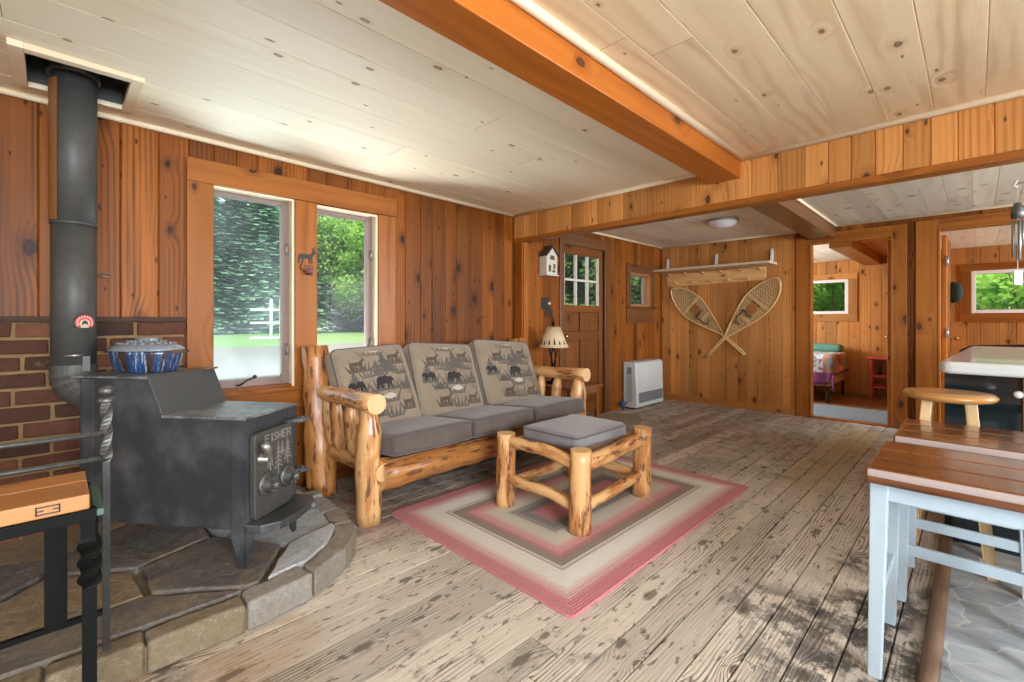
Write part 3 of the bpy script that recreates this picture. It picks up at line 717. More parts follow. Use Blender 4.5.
mb = MB(); mb.box((XL + .02, YB - .016, 0), (-1.505, YB, .085), 0)
struct(mb.build('baseboard_back', ['pine_light'], bevel=.003), 'pine baseboard under the snowshoe wall', 'baseboard')
mb = MB(); mb.box((XL, 4.87, 0), (XL + .015, YB, .075), 1); mb.box((XL, 1.3, 0), (XL + .015, 3.19, .075), 1)
struct(mb.build('baseboard_left', ['pine'], bevel=.003), 'pine baseboard along the window wall', 'baseboard')

# ------------------------------------------------------------------ windows of the left wall
def casing(mb, x0, x1, y0, y1, z0, z1, g, mi=0): mb.box((x0, y0, z0), (x1, y1, z1), g, mi)
XC = XL + .022
mb = MB()
casing(mb, XL, XC, .531, .664, .69, 1.935, 2); casing(mb, XL, XC, 1.128, 1.272, .69, 1.93, 2); casing(mb, XL, XC, 1.735, 1.877, .69, 1.93, 2)
mb.box((XL, .531, 1.932), (XL + .026, 1.885, 2.068), 1)
mb.box((XL, .531, .55), (XL + .02, 1.885, .668), 1); mb.box((XL, .531, .666), (XL + .045, 1.885, .692), 1)
struct(mb.build('trim_9', ['pine_trim'], bevel=.004), 'wide orange pine casing round the two tall windows', 'trim')
def casement(name, W, label, hz, crank, latches):
    y0, y1, z0, z1 = W; root = MB(); t = .016
    # reveal boards lining the opening
    root.box((XL - .13, y0 - t, z0), (XL + .004, y0, z1), 2, 1); root.box((XL - .13, y1 - t, z0), (XL + .004, y1, z1), 2, 1)
    root.box((XL - .13, y0, z1 - t), (XL + .004, y1 - t, z1), 1, 1); root.box((XL - .13, y0, z0), (XL + .004, y1 - t, z0 + t), 1, 2)
    r = root.build(name, ['pine_trim', 'trimw', 'pine_trim'], bevel=.002); struct(r, label, 'window')
    f = MB(); a, b = XL - .10, XL - .055; wl, wr_, wt, wb = .012, .045, .028, .05
    f.box((a, y0, z0 + t), (b, y0 + wl, z1 - t), 2); f.box((a, y1 - t - wr_, z0 + t), (b, y1 - t, z1 - t), 2)
    f.box((a, y0 + wl, z1 - t - wt), (b, y1 - t - wr_, z1 - t), 1); f.box((a, y0 + wl, z0 + t), (b, y1 - t - wr_, z0 + t + wb), 1)
    part(f, 'sash', ['alu'], r, .004, 'mauve brown sash')
    g = MB(); g.box((XL - .088, y0 + wl - .004, z0 + t + wb - .004), (XL - .083, y1 - t - wr_ + .004, z1 - t - wt + .004), 2)
    part(g, 'pane', [hz], r)
    for z in latches:
        l = MB(); l.tube([(b, y1 - t - .016, z - .03), (b + .018, y1 - t - .018, z - .02), (b + .02, y1 - t - .018, z + .02), (b, y1 - t - .016, z + .04)], .006, 8)
        part(l, 'latch', ['chrome'], r)
    if crank:
        c = MB(); yy = crank; c.tube([(b + .01, yy, z0 + .03), (b + .04, yy + .01, z0 + .035), (b + .05, yy + .05, z0 + .065), (b + .052, yy + .09, z0 + .08)], .006, 8)
        c.lathe([(.0, 0), (.011, .003), (.012, .014), (.006, .022), (0, .023)], 10, 0, Matrix.Translation((b + .053, yy + .09, z0 + .072)))
        part(c, 'crank_handle', ['black'], r)
    return r
casement('window_1', W1, 'wider tall casement window behind the stove, reflection haze mixed into its bluish glass', 'haze', .80, (1.60, .93))
casement('window_2', W2, 'narrower tall casement window directly behind the sofa', 'glass', 0, (1.62, .95))
# small corner window 3
mb = MB(); y0, y1, z0, z1 = W3
casing(mb, XL, XC, y0 - .085, y0, z0 - .02, z1 + .115, 2); casing(mb, XL, XC, y1, y1 + .085, z0 - .02, z1 + .115, 2); mb.box((XL, y0, z1), (XC, y1, z1 + .115), 1)
mb.box((XL, y0 - .095, z0 - .025), (XL + .05, y1 + .095, z0), 1); mb.box((XL, y0 - .085, z0 - .225), (XC, y1 + .085, z0 - .025), 1)
struct(mb.build('trim_10', ['pine_dark'], bevel=.003), 'dark brown casing of the small corner window', 'trim')
mb = MB(); t = .014
mb.box((XL - .13, y0, z0), (XL + .004, y0 + t, z1), 2); mb.box((XL - .13, y1 - t, z0), (XL + .004, y1, z1), 2); mb.box((XL - .13, y0 + t, z1 - t), (XL + .004, y1 - t, z1), 1); mb.box((XL - .13, y0 + t, z0), (XL + .004, y1 - t, z0 + t), 1)
r = struct(mb.build('window_3', ['pine_light'], bevel=.002), 'small square window above the white heater', 'window')
f = MB(); a, b = XL - .11, XL - .07; w = .018
f.box((a, y0 + t, z0 + t), (b, y0 + t + w, z1 - t), 2); f.box((a, y1 - t - w, z0 + t), (b, y1 - t, z1 - t), 2); f.box((a, y0 + t + w, z1 - t - w), (b, y1 - t - w, z1 - t), 1); f.box((a, y0 + t + w, z0 + t), (b, y1 - t - w, z0 + t + w), 1)
part(f, 'sash', ['alu'], r, .003); g = MB(); g.box((XL - .094, y0 + t + w - .003, z0 + t + w - .003), (XL - .089, y1 - t - w + .003, z1 - t - w + .003), 2); part(g, 'pane', ['glass'], r)
# bedroom windows
def backwin(name, W, cm, label, n):
    x0, x1, z0, z1 = W; mb = MB(); c = .115
    mb.box((x0 - c, YE - .02, z1), (x1 + c, YE, z1 + c * .8), 0); mb.box((x0 - c, YE - .02, z0 - c), (x1 + c, YE, z0), 0)
    mb.box((x0 - c, YE - .02, z0), (x0, YE, z1), 2); mb.box((x1, YE - .02, z0), (x1 + c, YE, z1), 2)
    struct(mb.build('trim_%d' % n, [cm], bevel=.003), label[0], 'trim')
    mb = MB(); a, b, w = YE - .012, YE + .05, .045
    mb.box((x0, a, z0), (x0 + w, b, z1), 2); mb.box((x1 - w, a, z0), (x1, b, z1), 2); mb.box((x0 + w, a, z1 - w), (x1 - w, b, z1), 0); mb.box((x0 + w, a, z0), (x1 - w, b, z0 + w), 0)
    r = struct(mb.build(name, ['vinyl'], bevel=.004), label[1], 'window')
    g = MB(); g.box((x0 + w - .003, YE + .02, z0 + w - .003), (x1 - w + .003, YE + .024, z1 - w + .003), 0); part(g, 'pane', ['glass'], r)
backwin('window_4', WB, 'pine_light', ('pale pine casing of the bedroom window', 'white framed window seen through the first bedroom door'), 11)
backwin('window_5', WC, 'pine_trim', ('pine casing of the second bedroom window', 'white framed window seen over the counter at right'), 12)

# ------------------------------------------------------------------ entry door
mb = MB(); y0, y1, z1 = DR[0], DR[1], DR[3]
mb.box((XL, y0 - .055, 0), (XL + .02, y0 + .012, z1), 2); mb.box((XL, y1 - .012, 0), (XL + .02, y1 + .10, z1), 2); mb.box((XL, y0 - .055, z1 - .012), (XL + .022, y1 + .10, z1 + .10), 1)
struct(mb.build('trim_13', ['pine_dark'], bevel=.003), 'dark casing of the entry door', 'trim')
mb = MB(); xa, xb = XL - .06, XL - .018; ya, yb = y0 + .012, y1 - .012
ca, cb = ya + .055, yb - .075
# stiles, rails
mb.box((xa, ya, .005), (xb, ca, z1 - .012), 2); mb.box((xa, cb, .005), (xb, yb, z1 - .012), 2)
for lo, hi in ((.005, .16), (.90, 1.0), (1.22, 1.30), (1.875, z1 - .012)): mb.box((xa, ca, lo), (xb, cb, hi), 1)
mid = (ca + cb) / 2
mb.box((xa, mid - .04, .16), (xb, mid + .04, .90), 2); mb.box((xa, mid - .04, 1.0), (xb, mid + .04, 1.22), 2)
dr = struct(mb.build('door_1', ['pine_door'], bevel=.004), 'brown wooden entry door with six small panes', 'door')
for a, b in ((ca, mid - .04), (mid + .04, cb)):
    for lo, hi in ((.16, .90), (1.0, 1.22)):
        p = MB(); p.box((xa + .012, a, lo), (xb - .018, b, hi), 2); p.box((xa + .01, a + .03, lo + .03), (xb - .008, b - .03, hi - .03), 2); part(p, 'panel', ['pine_door'], dr, .006)
bar = MB(); w = (cb - ca) / 3
for k in (1, 2): bar.box((xa + .005, ca + w * k - .012, 1.30), (xb - .004, ca + w * k + .012, 1.875), 2)
bar.box((xa + .006, ca, 1.575), (xb - .005, cb, 1.60), 1)
for yy in (ca, cb - .012): bar.box((xa + .006, yy, 1.30), (xb - .005, yy + .012, 1.875), 2)
part(bar, 'glazing_bars', ['ivory'], dr, .002, 'pale glazing bars')
for k in range(3):
    for lo, hi in ((1.30, 1.575), (1.60, 1.875)):
        p = MB(); p.box((xa + .02, ca + w * k + .012, lo), (xa + .024, ca + w * (k + 1) - .012, hi), 2); part(p, 'pane', ['glass'], dr)
kb = MB(); kb.lathe([(.026, 0), (.026, .006), (.010, .01), (.010, .035), (.026, .045), (.027, .06), (.015, .07), (0, .071)], 16, 0, Matrix.Translation((xb, ya + .03, .95)) @ Matrix.Rotation(PI / 2, 4, 'Y')); part(kb, 'door_knob', ['brass'], dr)
# storm door blind seen behind the last column of panes
# ------------------------------------------------------------------ inner doorways: casings, jambs and open leaves
def doorway(W, n, cl, cr, top, m, label):
    x0, x1, _, z1 = W; mb = MB()
    mb.box((x0 - cl, YB - .02, 0), (x0, YB, z1 + top), 2); mb.box((x1, YB - .02, 0), (x1 + cr, YB, z1 + top), 2); mb.box((x0, YB - .02, z1), (x1, YB, z1 + top), 0)
    mb.box((x0 - .004, YB - .024, 0.012), (x0 + .014, YB + .1, z1), 2); mb.box((x1 - .014, YB - .024, .012), (x1 + .004, YB + .1, z1), 2); mb.box((x0 + .014, YB - .024, z1 - .014), (x1 - .014, YB + .1, z1), 0)
    struct(mb.build('trim_%d' % n, [m], bevel=.003), label, 'trim')
doorway(D1, 14, .14, .115, .10, 'pine_trim', 'pine casing of the open bedroom doorway')
doorway(D2, 15, .17, .12, .10, 'pine_trim', 'pine casing of the right hand doorway')
def leaf(name, hx, sgn, ang, label, cap=None):
    """open plank door hinged at hx, swinging into the far room"""
    w = .70; Mx = Matrix.Translation((hx, YB + .10, 0)) @ Matrix.Rotation(ang, 4, 'Z')
    mb = MB(); x = 0
    for k in range(5): mb.box((x, 0, .02), (x + w / 5 - .002, .035, 1.98), 2, Mx=Mx); x += w / 5
    r = struct(mb.build(name, ['pine_light' if sgn > 0 else 'pine'], bevel=.003), label, 'door')
    for z in (.35, 1.0, 1.72):
        h = MB(); h.box((-.012, -.006, z - .045), (.03, .004, z + .045), 2, Mx=Mx); h.tube([(-.008, -.008, z - .05), (-.008, -.008, z + .05)], .007, 8, Mx=Mx); part(h, 'hinge', ['brass' if sgn > 0 else 'chrome'], r)
    for sd in (-1, 1):
        kx = Mx @ V((w - .07, .0175 + sd * .0175, .93)); k = MB(); k.lathe([(.024, 0), (.024, .005), (.009, .01), (.009, .03), (.023, .04), (.024, .05), (0, .062)], 14, 0, Mx @ Matrix.Translation((w - .07, .0175 + sd * .0175, .93)) @ Matrix.Rotation(-sd * PI / 2, 4, 'X')); part(k, 'door_knob', ['brass'], r)
    return Mx
leaf('door_2', D1[1] - .018, 1, PI / 2 + .04, 'open pine bedroom door seen edge on')
LM = leaf('door_3', D2[0] + .055, -1, PI / 2 - .02, 'open dark plank door of the second bedroom with steel hinges')

# ------------------------------------------------------------------ brick wall behind the stove
mb = MB(); bl, bh, j = .205, .066, .014; top = 1.115; y1 = .522; y0 = -1.6; row = 0; z = top - bh
mb.box((XL + .002, y0, 0), (XL + .028, y1 - .004, top + .004), 1, 1)
while z > .05:
    off = (bl + j) / 2 if row % 2 else 0; e = y1 - .0
    first = True
    while e > y0:
        L = bl if not (first and row % 2) else bl / 2; first = False
        L *= random.uniform(.93, 1.05); s0 = max(y0, e - L); dd = random.uniform(.036, .046)
        c = [[(XL + (dd if k & 1 else .01) + random.uniform(-.002, .002)), (e if k & 2 else s0) + random.uniform(-.003, .003), (z + bh if k & 4 else z) + random.uniform(-.004, .004)] for k in range(8)]
        mb.hexa(c, 1, 0); e = s0 - j
    row += 1; z -= bh + j
struct(mb.build('wall_hearth', ['brick', 'mortar'], bevel=.006), 'old red brick panel with thick mortar behind the wood stove', 'wall')
mb = MB(); mb.box((XL + .002, y0, top + .006), (XL + .05, y1, top + .032), 1)
struct(mb.build('trim_16', [plain('cap_board', (.055, .028, .016), .8, .3, 20)], bevel=.004), 'dark cap board on top of the brick panel', 'trim')

# ------------------------------------------------------------------ stone hearth
HP = [(-3.15, -.75), (-2.4, -.72), (-2.0, -.5), (-1.875, -.2), (-1.862, .05), (-1.852, .20), (-1.853, .36), (-1.846, .53), (-1.892, .765), (-2.02, .955), (-2.138, 1.045), (-2.28, 1.09), (-2.5, 1.115), (-2.8, 1.12), (-3.15, 1.12)]
HZ = .118
hearth = thing('stone_hearth', 'low rounded fieldstone hearth under the black stove', 'hearth', (-2.5, .2, 0))
def inset(poly, d):
    n = len(poly); c = V((sum(p[0] for p in poly) / n, sum(p[1] for p in poly) / n)); out = []
    for i in range(n):
        a, b, e = V(poly[i - 1]), V(poly[i]), V(poly[(i + 1) % n]); n1 = V(((b - a).y, -(b - a).x)).normalized(); n2 = V(((e - b).y, -(e - b).x)).normalized()
        k = (n1 + n2); k = k.normalized() / max(.35, k.normalized().dot(n1)); out.append(tuple(b - k * d))
    return out
inner = inset(HP, .105)
mb = MB(); mb.prism(inset(HP, .02), .082); part(mb, 'mortar_bed', ['bed'], hearth, .01)
def clip(poly, p, nrm):
    out = []; n = len(poly)
    for i in range(n):
        a, b = V(poly[i]), V(poly[(i + 1) % n]); da, db = (a - p).dot(nrm), (b - p).dot(nrm)
        if da <= 0: out.append(tuple(a))
        if da * db < 0: out.append(tuple(a.lerp(b, da / (da - db))))
    return out
rs = random.Random(11)
seeds = []
while len(seeds) < 26:
    p = V((rs.uniform(-3.15, -1.9), rs.uniform(-.7, 1.05)))
    if all((p - q).length > .25 for q in seeds): seeds.append(p)
    elif rs.random() < .01: break
hull = [(-3.15, -.65), (-2.42, -.62), (-2.08, -.42), (-1.975, -.15), (-1.955, .2), (-1.955, .5), (-2.0, .74), (-2.1, .88), (-2.25, .98), (-2.5, 1.02), (-3.15, 1.03)]
nf = 0
for i, p in enumerate(seeds):
    poly = hull
    for q in seeds:
        if q is not p and poly: poly = clip(poly, (p + q) / 2 - (q - p).normalized() * .009, (q - p).normalized())
    if len(poly) < 3: continue
    # roughen the outline
    pts = []
    for a, b in zip(poly, poly[1:] + poly[:1]):
        L = math.dist(a, b); k = max(1, int(L / .07))
        for j2 in range(k):
            t = j2 / k; w = V(a).lerp(V(b), t); w += (p - w).normalized() * rs.uniform(.0, .012); pts.append(tuple(w))
    ar = abs(sum(pts[k][0] * pts[(k + 1) % len(pts)][1] - pts[(k + 1) % len(pts)][0] * pts[k][1] for k in range(len(pts)))) / 2
    if ar < .004: continue
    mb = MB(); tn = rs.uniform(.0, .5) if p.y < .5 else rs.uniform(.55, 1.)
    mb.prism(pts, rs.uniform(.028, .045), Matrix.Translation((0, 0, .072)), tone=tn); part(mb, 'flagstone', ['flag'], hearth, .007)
# rim stones
def rimpath():
    pts = HP[1:-1]; out = [V(pts[0])]
    return [V(p) for p in pts]
rp = rimpath(); seglen = [0]
for a, b in zip(rp, rp[1:]): seglen.append(seglen[-1] + (b - a).length)
def at(s):
    for i in range(len(rp) - 1):
        if s <= seglen[i + 1] + 1e-9:
            t = (s - seglen[i]) / (seglen[i + 1] - seglen[i]); d = (rp[i + 1] - rp[i]).normalized(); return rp[i].lerp(rp[i + 1], t), V((-d.y, d.x))
    d = (rp[-1] - rp[-2]).normalized(); return rp[-1], V((-d.y, d.x))
s = 0.
while s < seglen[-1] - .05:
    L = rs.uniform(.19, .32); e = min(seglen[-1], s + L); mb = MB(); n = 4; dep = rs.uniform(.085, .115); hz = rs.uniform(.098, .115); o_, i_ = [], []
    for k in range(n + 1):
        p, nn = at(s + .004 + (e - s - .008) * k / n); o_.append(p + nn * rs.uniform(-.004, .005)); i_.append(p + nn * dep * rs.uniform(.85, 1.1))
    poly = [tuple(q) for q in o_] + [tuple(q) for q in i_[::-1]]
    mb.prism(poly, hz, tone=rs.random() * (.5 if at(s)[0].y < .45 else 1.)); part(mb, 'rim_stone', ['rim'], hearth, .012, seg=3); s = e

# ------------------------------------------------------------------ wood stove
wv = V((-.5996, .8003, 0)); nv = V((.8003, .5996, 0)); SC = V((-2.0985, .5465, HZ))
SM = frame(SC, nv, wv, V((0, 0, 1)))        # local: x forward out of the door, y across to the far side, z up from the hearth
SL, SW = .785, .347
zb, zl, zu = .145, .605, .765               # body bottom, lower top, upper top above the hearth
stove = thing('wood_stove', 'black cast iron wood stove with a stepped top', 'stove', tuple(SC + nv * -.38 + wv * .19))
mb = MB()
prof = [(-.006, zb), (-.006, zl - .004), (-.375, zl - .004), (-.447, zu - .004), (-SL + .012, zu - .004), (-SL + .012, zb)]
Mp = SM @ Matrix(((1, 0, 0, 0), (0, 0, -1, 0), (0, 1, 0, 0), (0, 0, 0, 1)))   # profile xz, extrude along -y
mb.prism(prof, SW - .012, Mp, z0=-(SW - .006)); 
part(mb, 'body', ['stove'], stove, .006)
mb = MB(); t = .011; ov = .004
mb.box((-.385, -ov, zl - .004), (ov, SW + ov, zl + t - .004), 0, Mx=SM); part(mb, 'lower_top_plate', ['plate'], stove, .003)
mb = MB(); mb.box((-SL - .048, -ov, zu - .004), (-.447, SW + ov, zu + t - .004), 0, Mx=SM); part(mb, 'upper_top_plate', ['plate'], stove, .003)
mb = MB(); mb.prism([(-.447, zu + t - .004), (-.459, zu + t - .004), (-.39, zl + t - .004), (-.378, zl + t - .004)], SW + 2 * ov, Mp, z0=-(SW + ov)); part(mb, 'riser_plate', ['riser'], stove, .003)
for (lx, ly, sx, sy) in ((0, 0, -1, 1), (0, SW, -1, -1), (-SL, 0, 1, 1), (-SL, SW, 1, -1)):
    mb = MB(); w = .062; q = .008; zt = (zl if lx == 0 else zu) - .006
    def plate(poly, M2, z0, th): mb.prism(poly, th, M2, z0=z0)
    # side flange (in the xz plane) and front flange (in the yz plane) of the angle iron, tapering to the foot
    side = [(0, .0), (sx * .028, .0), (sx * w, .115), (sx * w, zt), (0, zt)]
    mb.prism([(lx + a, b) for a, b in side], q, Mp, z0=-(ly + (q if sy > 0 else 0)))
    fr = [(0, .0), (sy * .028, .0), (sy * w, .115), (sy * w, zt), (0, zt)]
    My = SM @ Matrix(((0, 0, 1, 0), (1, 0, 0, 0), (0, 1, 0, 0), (0, 0, 0, 1)))
    mb.prism([(ly + a, b) for a, b in fr], q, My, z0=lx - (q if sx < 0 else 0)); part(mb, 'leg', ['stove'], stove, .002)
mb = MB(); mb.box((-SL - .03, .02, .1), (-SL - .012, SW - .02, zu - .03), 2, Mx=SM); mb.box((-SL - .012, .06, .2), (-SL, .09, .7), 2, Mx=SM); mb.box((-SL - .012, SW - .09, .2), (-SL, SW - .06, .7), 2, Mx=SM); part(mb, 'rear_heat_shield', ['stove'], stove, .003)
# door
DM = frame(SC + nv * .012 + V((0, 0, 0)), wv, V((0, 0, 1)), nv)     # local: x across, y up, z out
d0, d1, dz0, dz1 = .022, .272, .180, .540
mb = MB()
def rrect(x0, y0, x1, y1, r, n=4):
    out = []
    for cx, cy, a0 in ((x1 - r, y1 - r, 0), (x0 + r, y1 - r, PI / 2), (x0 + r, y0 + r, PI), (x1 - r, y0 + r, 1.5 * PI)):
        for k in range(n + 1): a = a0 + PI / 2 * k / n; out.append((cx + r * math.cos(a), cy + r * math.sin(a)))
    return out
mb.prism(rrect(d0, dz0, d1, dz1, .02), .028, DM, z0=-.01); door = part(mb, 'door', ['cast'], stove, .005, 'cast door with trees and raised letters')
# raised rim, trees and FISHER letters
mb = MB()
def bar2(mb, a, b, w, M2, z0, t):
    a, b = V(a), V(b); d = (b - a).normalized(); n = V((-d.y, d.x)) * w / 2; mb.prism([tuple(a - n - d * w * .3), tuple(b - n + d * w * .3), tuple(b + n + d * w * .3), tuple(a + n - d * w * .3)], t, M2, z0=z0)
GL = {'F': [((0, 0), (0, 1)), ((0, 1), (.65, 1)), ((0, .52), (.5, .52))], 'I': [((.3, 0), (.3, 1))], 'S': [((.65, .9), (.35, 1)), ((.35, 1), (.05, .8)), ((.05, .8), (.6, .28)), ((.6, .28), (.35, 0)), ((.35, 0), (0, .1))],
      'H': [((0, 0), (0, 1)), ((.65, 0), (.65, 1)), ((0, .5), (.65, .5))], 'E': [((0, 0), (0, 1)), ((0, 1), (.62, 1)), ((0, .5), (.5, .5)), ((0, 0), (.62, 0))], 'R': [((0, 0), (0, 1)), ((0, 1), (.5, .98)), ((.5, .98), (.62, .75)), ((.62, .75), (.45, .5)), ((.45, .5), (0, .5)), ((.3, .5), (.66, 0))]}
x = .083; hh = .032
for ch in 'FISHER':
    for a, b in GL[ch]: bar2(mb, (x + a[0] * .032, .488 + a[1] * hh), (x + b[0] * .032, .488 + b[1] * hh), .0052, DM, .016, .006)
    x += .022 if ch == 'I' else .031
part(mb, 'lettering', [M['relief']], door, root=stove)
mb = MB()
for cx, cz, H, W in ((.115, .375, .085, .036), (.168, .345, .130, .046), (.232, .372, .108, .046), (.195, .42, .05, .024)):
    bar2(mb, (cx, cz - .01), (cx, cz + H), .004, DM, .017, .004)
    for k in range(5):
        zz = cz + H * (.25 + .15 * k); w = W * (1 - k * .17) / 2
        for sg in (-1, 1): bar2(mb, (cx, zz), (cx + sg * w, zz - .014), .0048, DM, .017, .004)
part(mb, 'tree_relief', [M['relief']], door, root=stove)
for cx, cz in ((.087, .315), (.225, .305)):
    mb = MB(); K = DM @ Matrix.Translation((cx, cz, .018))
    mb.lathe([(.050, 0), (.050, .008), (.042, .014), (.036, .014), (.036, .02), (.030, .03), (.030, .038)], 24, 0, K)
    for k in range(3): mb.box((-.030, -.0055, .034), (.030, .0055, .052), 0, Mx=K @ Matrix.Rotation(PI * k / 3 + .3, 4, 'Z'))
    mb.lathe([(.018, .034), (.018, .055), (.008, .062), (0, .063)], 12, 0, K)
    part(mb, 'draft_knob', ['ironsil'], door, .001, root=stove)
mb = MB(); K = DM @ Matrix.Translation((.050, .432, .016))
mb.lathe([(.022, 0), (.022, .012), (.012, .018), (.012, .045)], 14, 0, K)
mb.tube([DM @ V((.050, .432, .045)), DM @ V((.053, .448, .054)), DM @ V((.046, .468, .058)), DM @ V((.034, .492, .056)), DM @ V((.026, .506, .05))], [.010, .012, .017, .021, .012], 12)
part(mb, 'handle', ['chrome'], door, label='coiled pale metal handle', root=stove)
for z in (.585, .30):
    mb = MB(); mb.prism([(d1 - .03, 0), (d1 + .045, 0), (d1 + .06, .018), (d1 + .055, .075), (d1 + .035, .085), (d1 + .015, .07), (d1 - .005, .035), (d1 - .03, .025)], .018, frame(SC + V((0, 0, z - .05 if z > .5 else z)), wv, nv, V((0, 0, 1))))
    mb.lathe([(.009, 0), (.009, .024), (0, .024)], 10, 0, frame(SC + wv * (d1 + .035) + nv * .055 + V((0, 0, z - .05 if z > .5 else z)), V((1, 0, 0)), V((0, 1, 0)), V((0, 0, 1))))
    part(mb, 'hinge_lug', ['stove'], stove, .003)
mb = MB(); sh = [(0, .0), (.07, .0), (.125, .055), (.138, .17), (.125, .295), (.08, .345), (0, .345)]
mb.prism([(a, b) for a, b in sh], .012, SM @ Matrix.Translation((0, 0, .165))); mb.prism([(.002, .01), (.065, .01), (.115, .06), (.128, .17), (.115, .287), (.075, .335), (.002, .335)], .03, SM @ Matrix.Translation((0, 0, .137))); part(mb, 'ash_shelf', ['stove'], stove, .003)

# stove pipe
PX, PY, PR = -2.878, .058, .0775
pipe = thing('stove_pipe', 'tall black stove pipe rising from the back of the stove', 'pipe', (PX, PY, .9))
mb = MB(); mb.tube([(PX, PY, .905), (PX, PY, 1.58)], PR, 28); mb.tube([(PX, PY, .92), (PX, PY, .926)], PR + .0025, 28); part(mb, 'lower_pipe', ['pipe'], pipe)
mb = MB(); mb.tube([(PX, PY, 1.56), (PX, PY, 2.24)], PR + .002, 28); mb.tube([(PX, PY, 1.556), (PX, PY, 1.568)], PR + .004, 28); part(mb, 'upper_pipe', ['pipe'], pipe)
mb = MB(); mb.tube([(PX, PY, 2.225), (PX, PY, 2.25)], PR + .014, 28); mb.tube([(PX, PY, 2.235), (PX, PY, 2.55)], PR + .005, 28); part(mb, 'collar', ['pipe'], pipe)
# adjustable elbow turning into the back of the stove
mb = MB(); tgt = SC + nv * (-SL - .02) + wv * .17; dirh = V((tgt.x - PX, tgt.y - PY, 0)).normalized(); pts = [V((PX, PY, .93))]; R = .11
for k in range(0, 13):
    a = PI / 2 * k / 12; pts.append(V((PX, PY, .90)) + dirh * R * (1 - math.cos(a)) + V((0, 0, -R * math.sin(a))))
pts.append(pts[-1] + dirh * .05)
rr = [PR + .004] + [PR + .004 + (.0035 if k % 2 else 0) for k in range(13)] + [PR + .004]; mb.tube(pts, rr, 28, sm=False); part(mb, 'elbow', ['pipe'], pipe)
mb = MB()
for k in range(9):
    pass
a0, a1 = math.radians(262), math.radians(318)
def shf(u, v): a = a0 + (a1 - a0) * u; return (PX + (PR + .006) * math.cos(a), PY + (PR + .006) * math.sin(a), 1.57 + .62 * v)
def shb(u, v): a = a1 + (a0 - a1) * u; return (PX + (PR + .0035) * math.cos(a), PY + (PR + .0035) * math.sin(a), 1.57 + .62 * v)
mb.grid(shf, 10, 4); mb.grid(shb, 10, 4); part(mb, 'brown_strip', ['plain_brown'], pipe, label='brown curved strip on the upper pipe')  # thin curved brown band along one side of the upper pipe
cd = V((-PX, -PY, 0)).normalized(); sd = V((-cd.y, cd.x, 0))
mb = MB(); q = V((PX, PY, .975)) + cd * (PR - .005) ; mb.tube([q, q + cd * .03], .005, 8); mb.tube([q + cd * .03 - sd * .03, q + cd * .036, q + cd * .03 + sd * .03], [.004, .007, .004], 8); part(mb, 'damper_handle', ['chrome'], pipe)
mb = MB(); q = V((PX, PY, .935)) + (cd + sd * .55).normalized() * (PR + .006); mb.cbox((0, 0, 0), (.014, .004, .035), Mx=frame(q, sd, cd, V((0, 0, 1)))); part(mb, 'seam_clip', ['pipe'], pipe, .002)
# thermometer
td = (cd + sd * .42).normalized(); ts = V((-td.y, td.x, 0)); q = V((PX, PY, 1.118)) + td * (PR + .004); TM = frame(q, ts, V((0, 0, 1)), td)
th = thing('stove_thermometer', 'small red round-topped thermometer on the black pipe', 'thermometer', tuple(q))
sp = [(.034 * math.cos(a), .034 * math.sin(a)) for a in [PI * (1 + .2) - k * (PI * 1.4) / 18 for k in range(19)]]
mb = MB(); mb.prism([(x * 1.14, y * 1.1) for x, y in sp], .006, TM); part(mb, 'case', ['black'], th, .001)
mb = MB(); mb.prism(sp, .002, TM, z0=.0062); part(mb, 'dial', ['red'], th)
mb = MB(); mb.prism([(x * .56, y * .56 - .004) for x, y in sp], .001, TM, z0=.0084); part(mb, 'dial_center', [plain('dial_cream', (.55, .42, .30), .5)], th)
mb = MB()
for k in range(11):
    a = PI * 1.1 - k * PI * 1.2 / 10; mb.cbox((.0265 * math.cos(a), .0265 * math.sin(a), .009), (.0022, .003, .0006), Mx=TM)
mb.cbox((0, -.0195, .009), (.014, .0022, .0006), Mx=TM); part(mb, 'dial_marks', ['ivory'], th)
mb = MB(); mb.prism([(-.012, -.014), (-.010, .002), (0, .012), (.010, .004), (.012, -.014), (.006, -.006), (-.004, -.006)], .0008, TM, z0=.0096); part(mb, 'needle', ['black'], th)

# framed ceiling box around the pipe
zz = zc(.07); mb = MB(); a, b, c, d = PB; w = .045
for lo, hi, g in (((a - .03, c - w, zz - .022), (b + w, c, zz + .004), 0), ((a - .03, d, zz - .022), (b + w, d + w, zz + .004), 0), ((b, c, zz - .022), (b + w, d, zz + .004), 1), ((a - .03, c, zz - .022), (a, d, zz + .004), 1)): mb.box(lo, hi, g)
struct(mb.build('trim_17', ['trimw'], bevel=.003), 'pale wooden frame round the ceiling opening of the stove pipe', 'trim')
mb = MB()
mb.box((a - .01, c - .01, zz), (a, d + .01, 2.49), 2, 1); mb.box((b, c - .01, zz + .005), (b + .01, d + .01, 2.49), 2); mb.box((a, c - .01, zz + .005), (b, c, 2.49), 2); mb.box((a, d, zz + .005), (b, d + .01, 2.49), 2); mb.box((a - .01, c - .01, 2.36), (b + .01, d + .01, 2.37), 0)
struct(mb.build('trim_18', ['pipe', 'pipe']), 'dark metal lining of the pipe opening', 'trim')

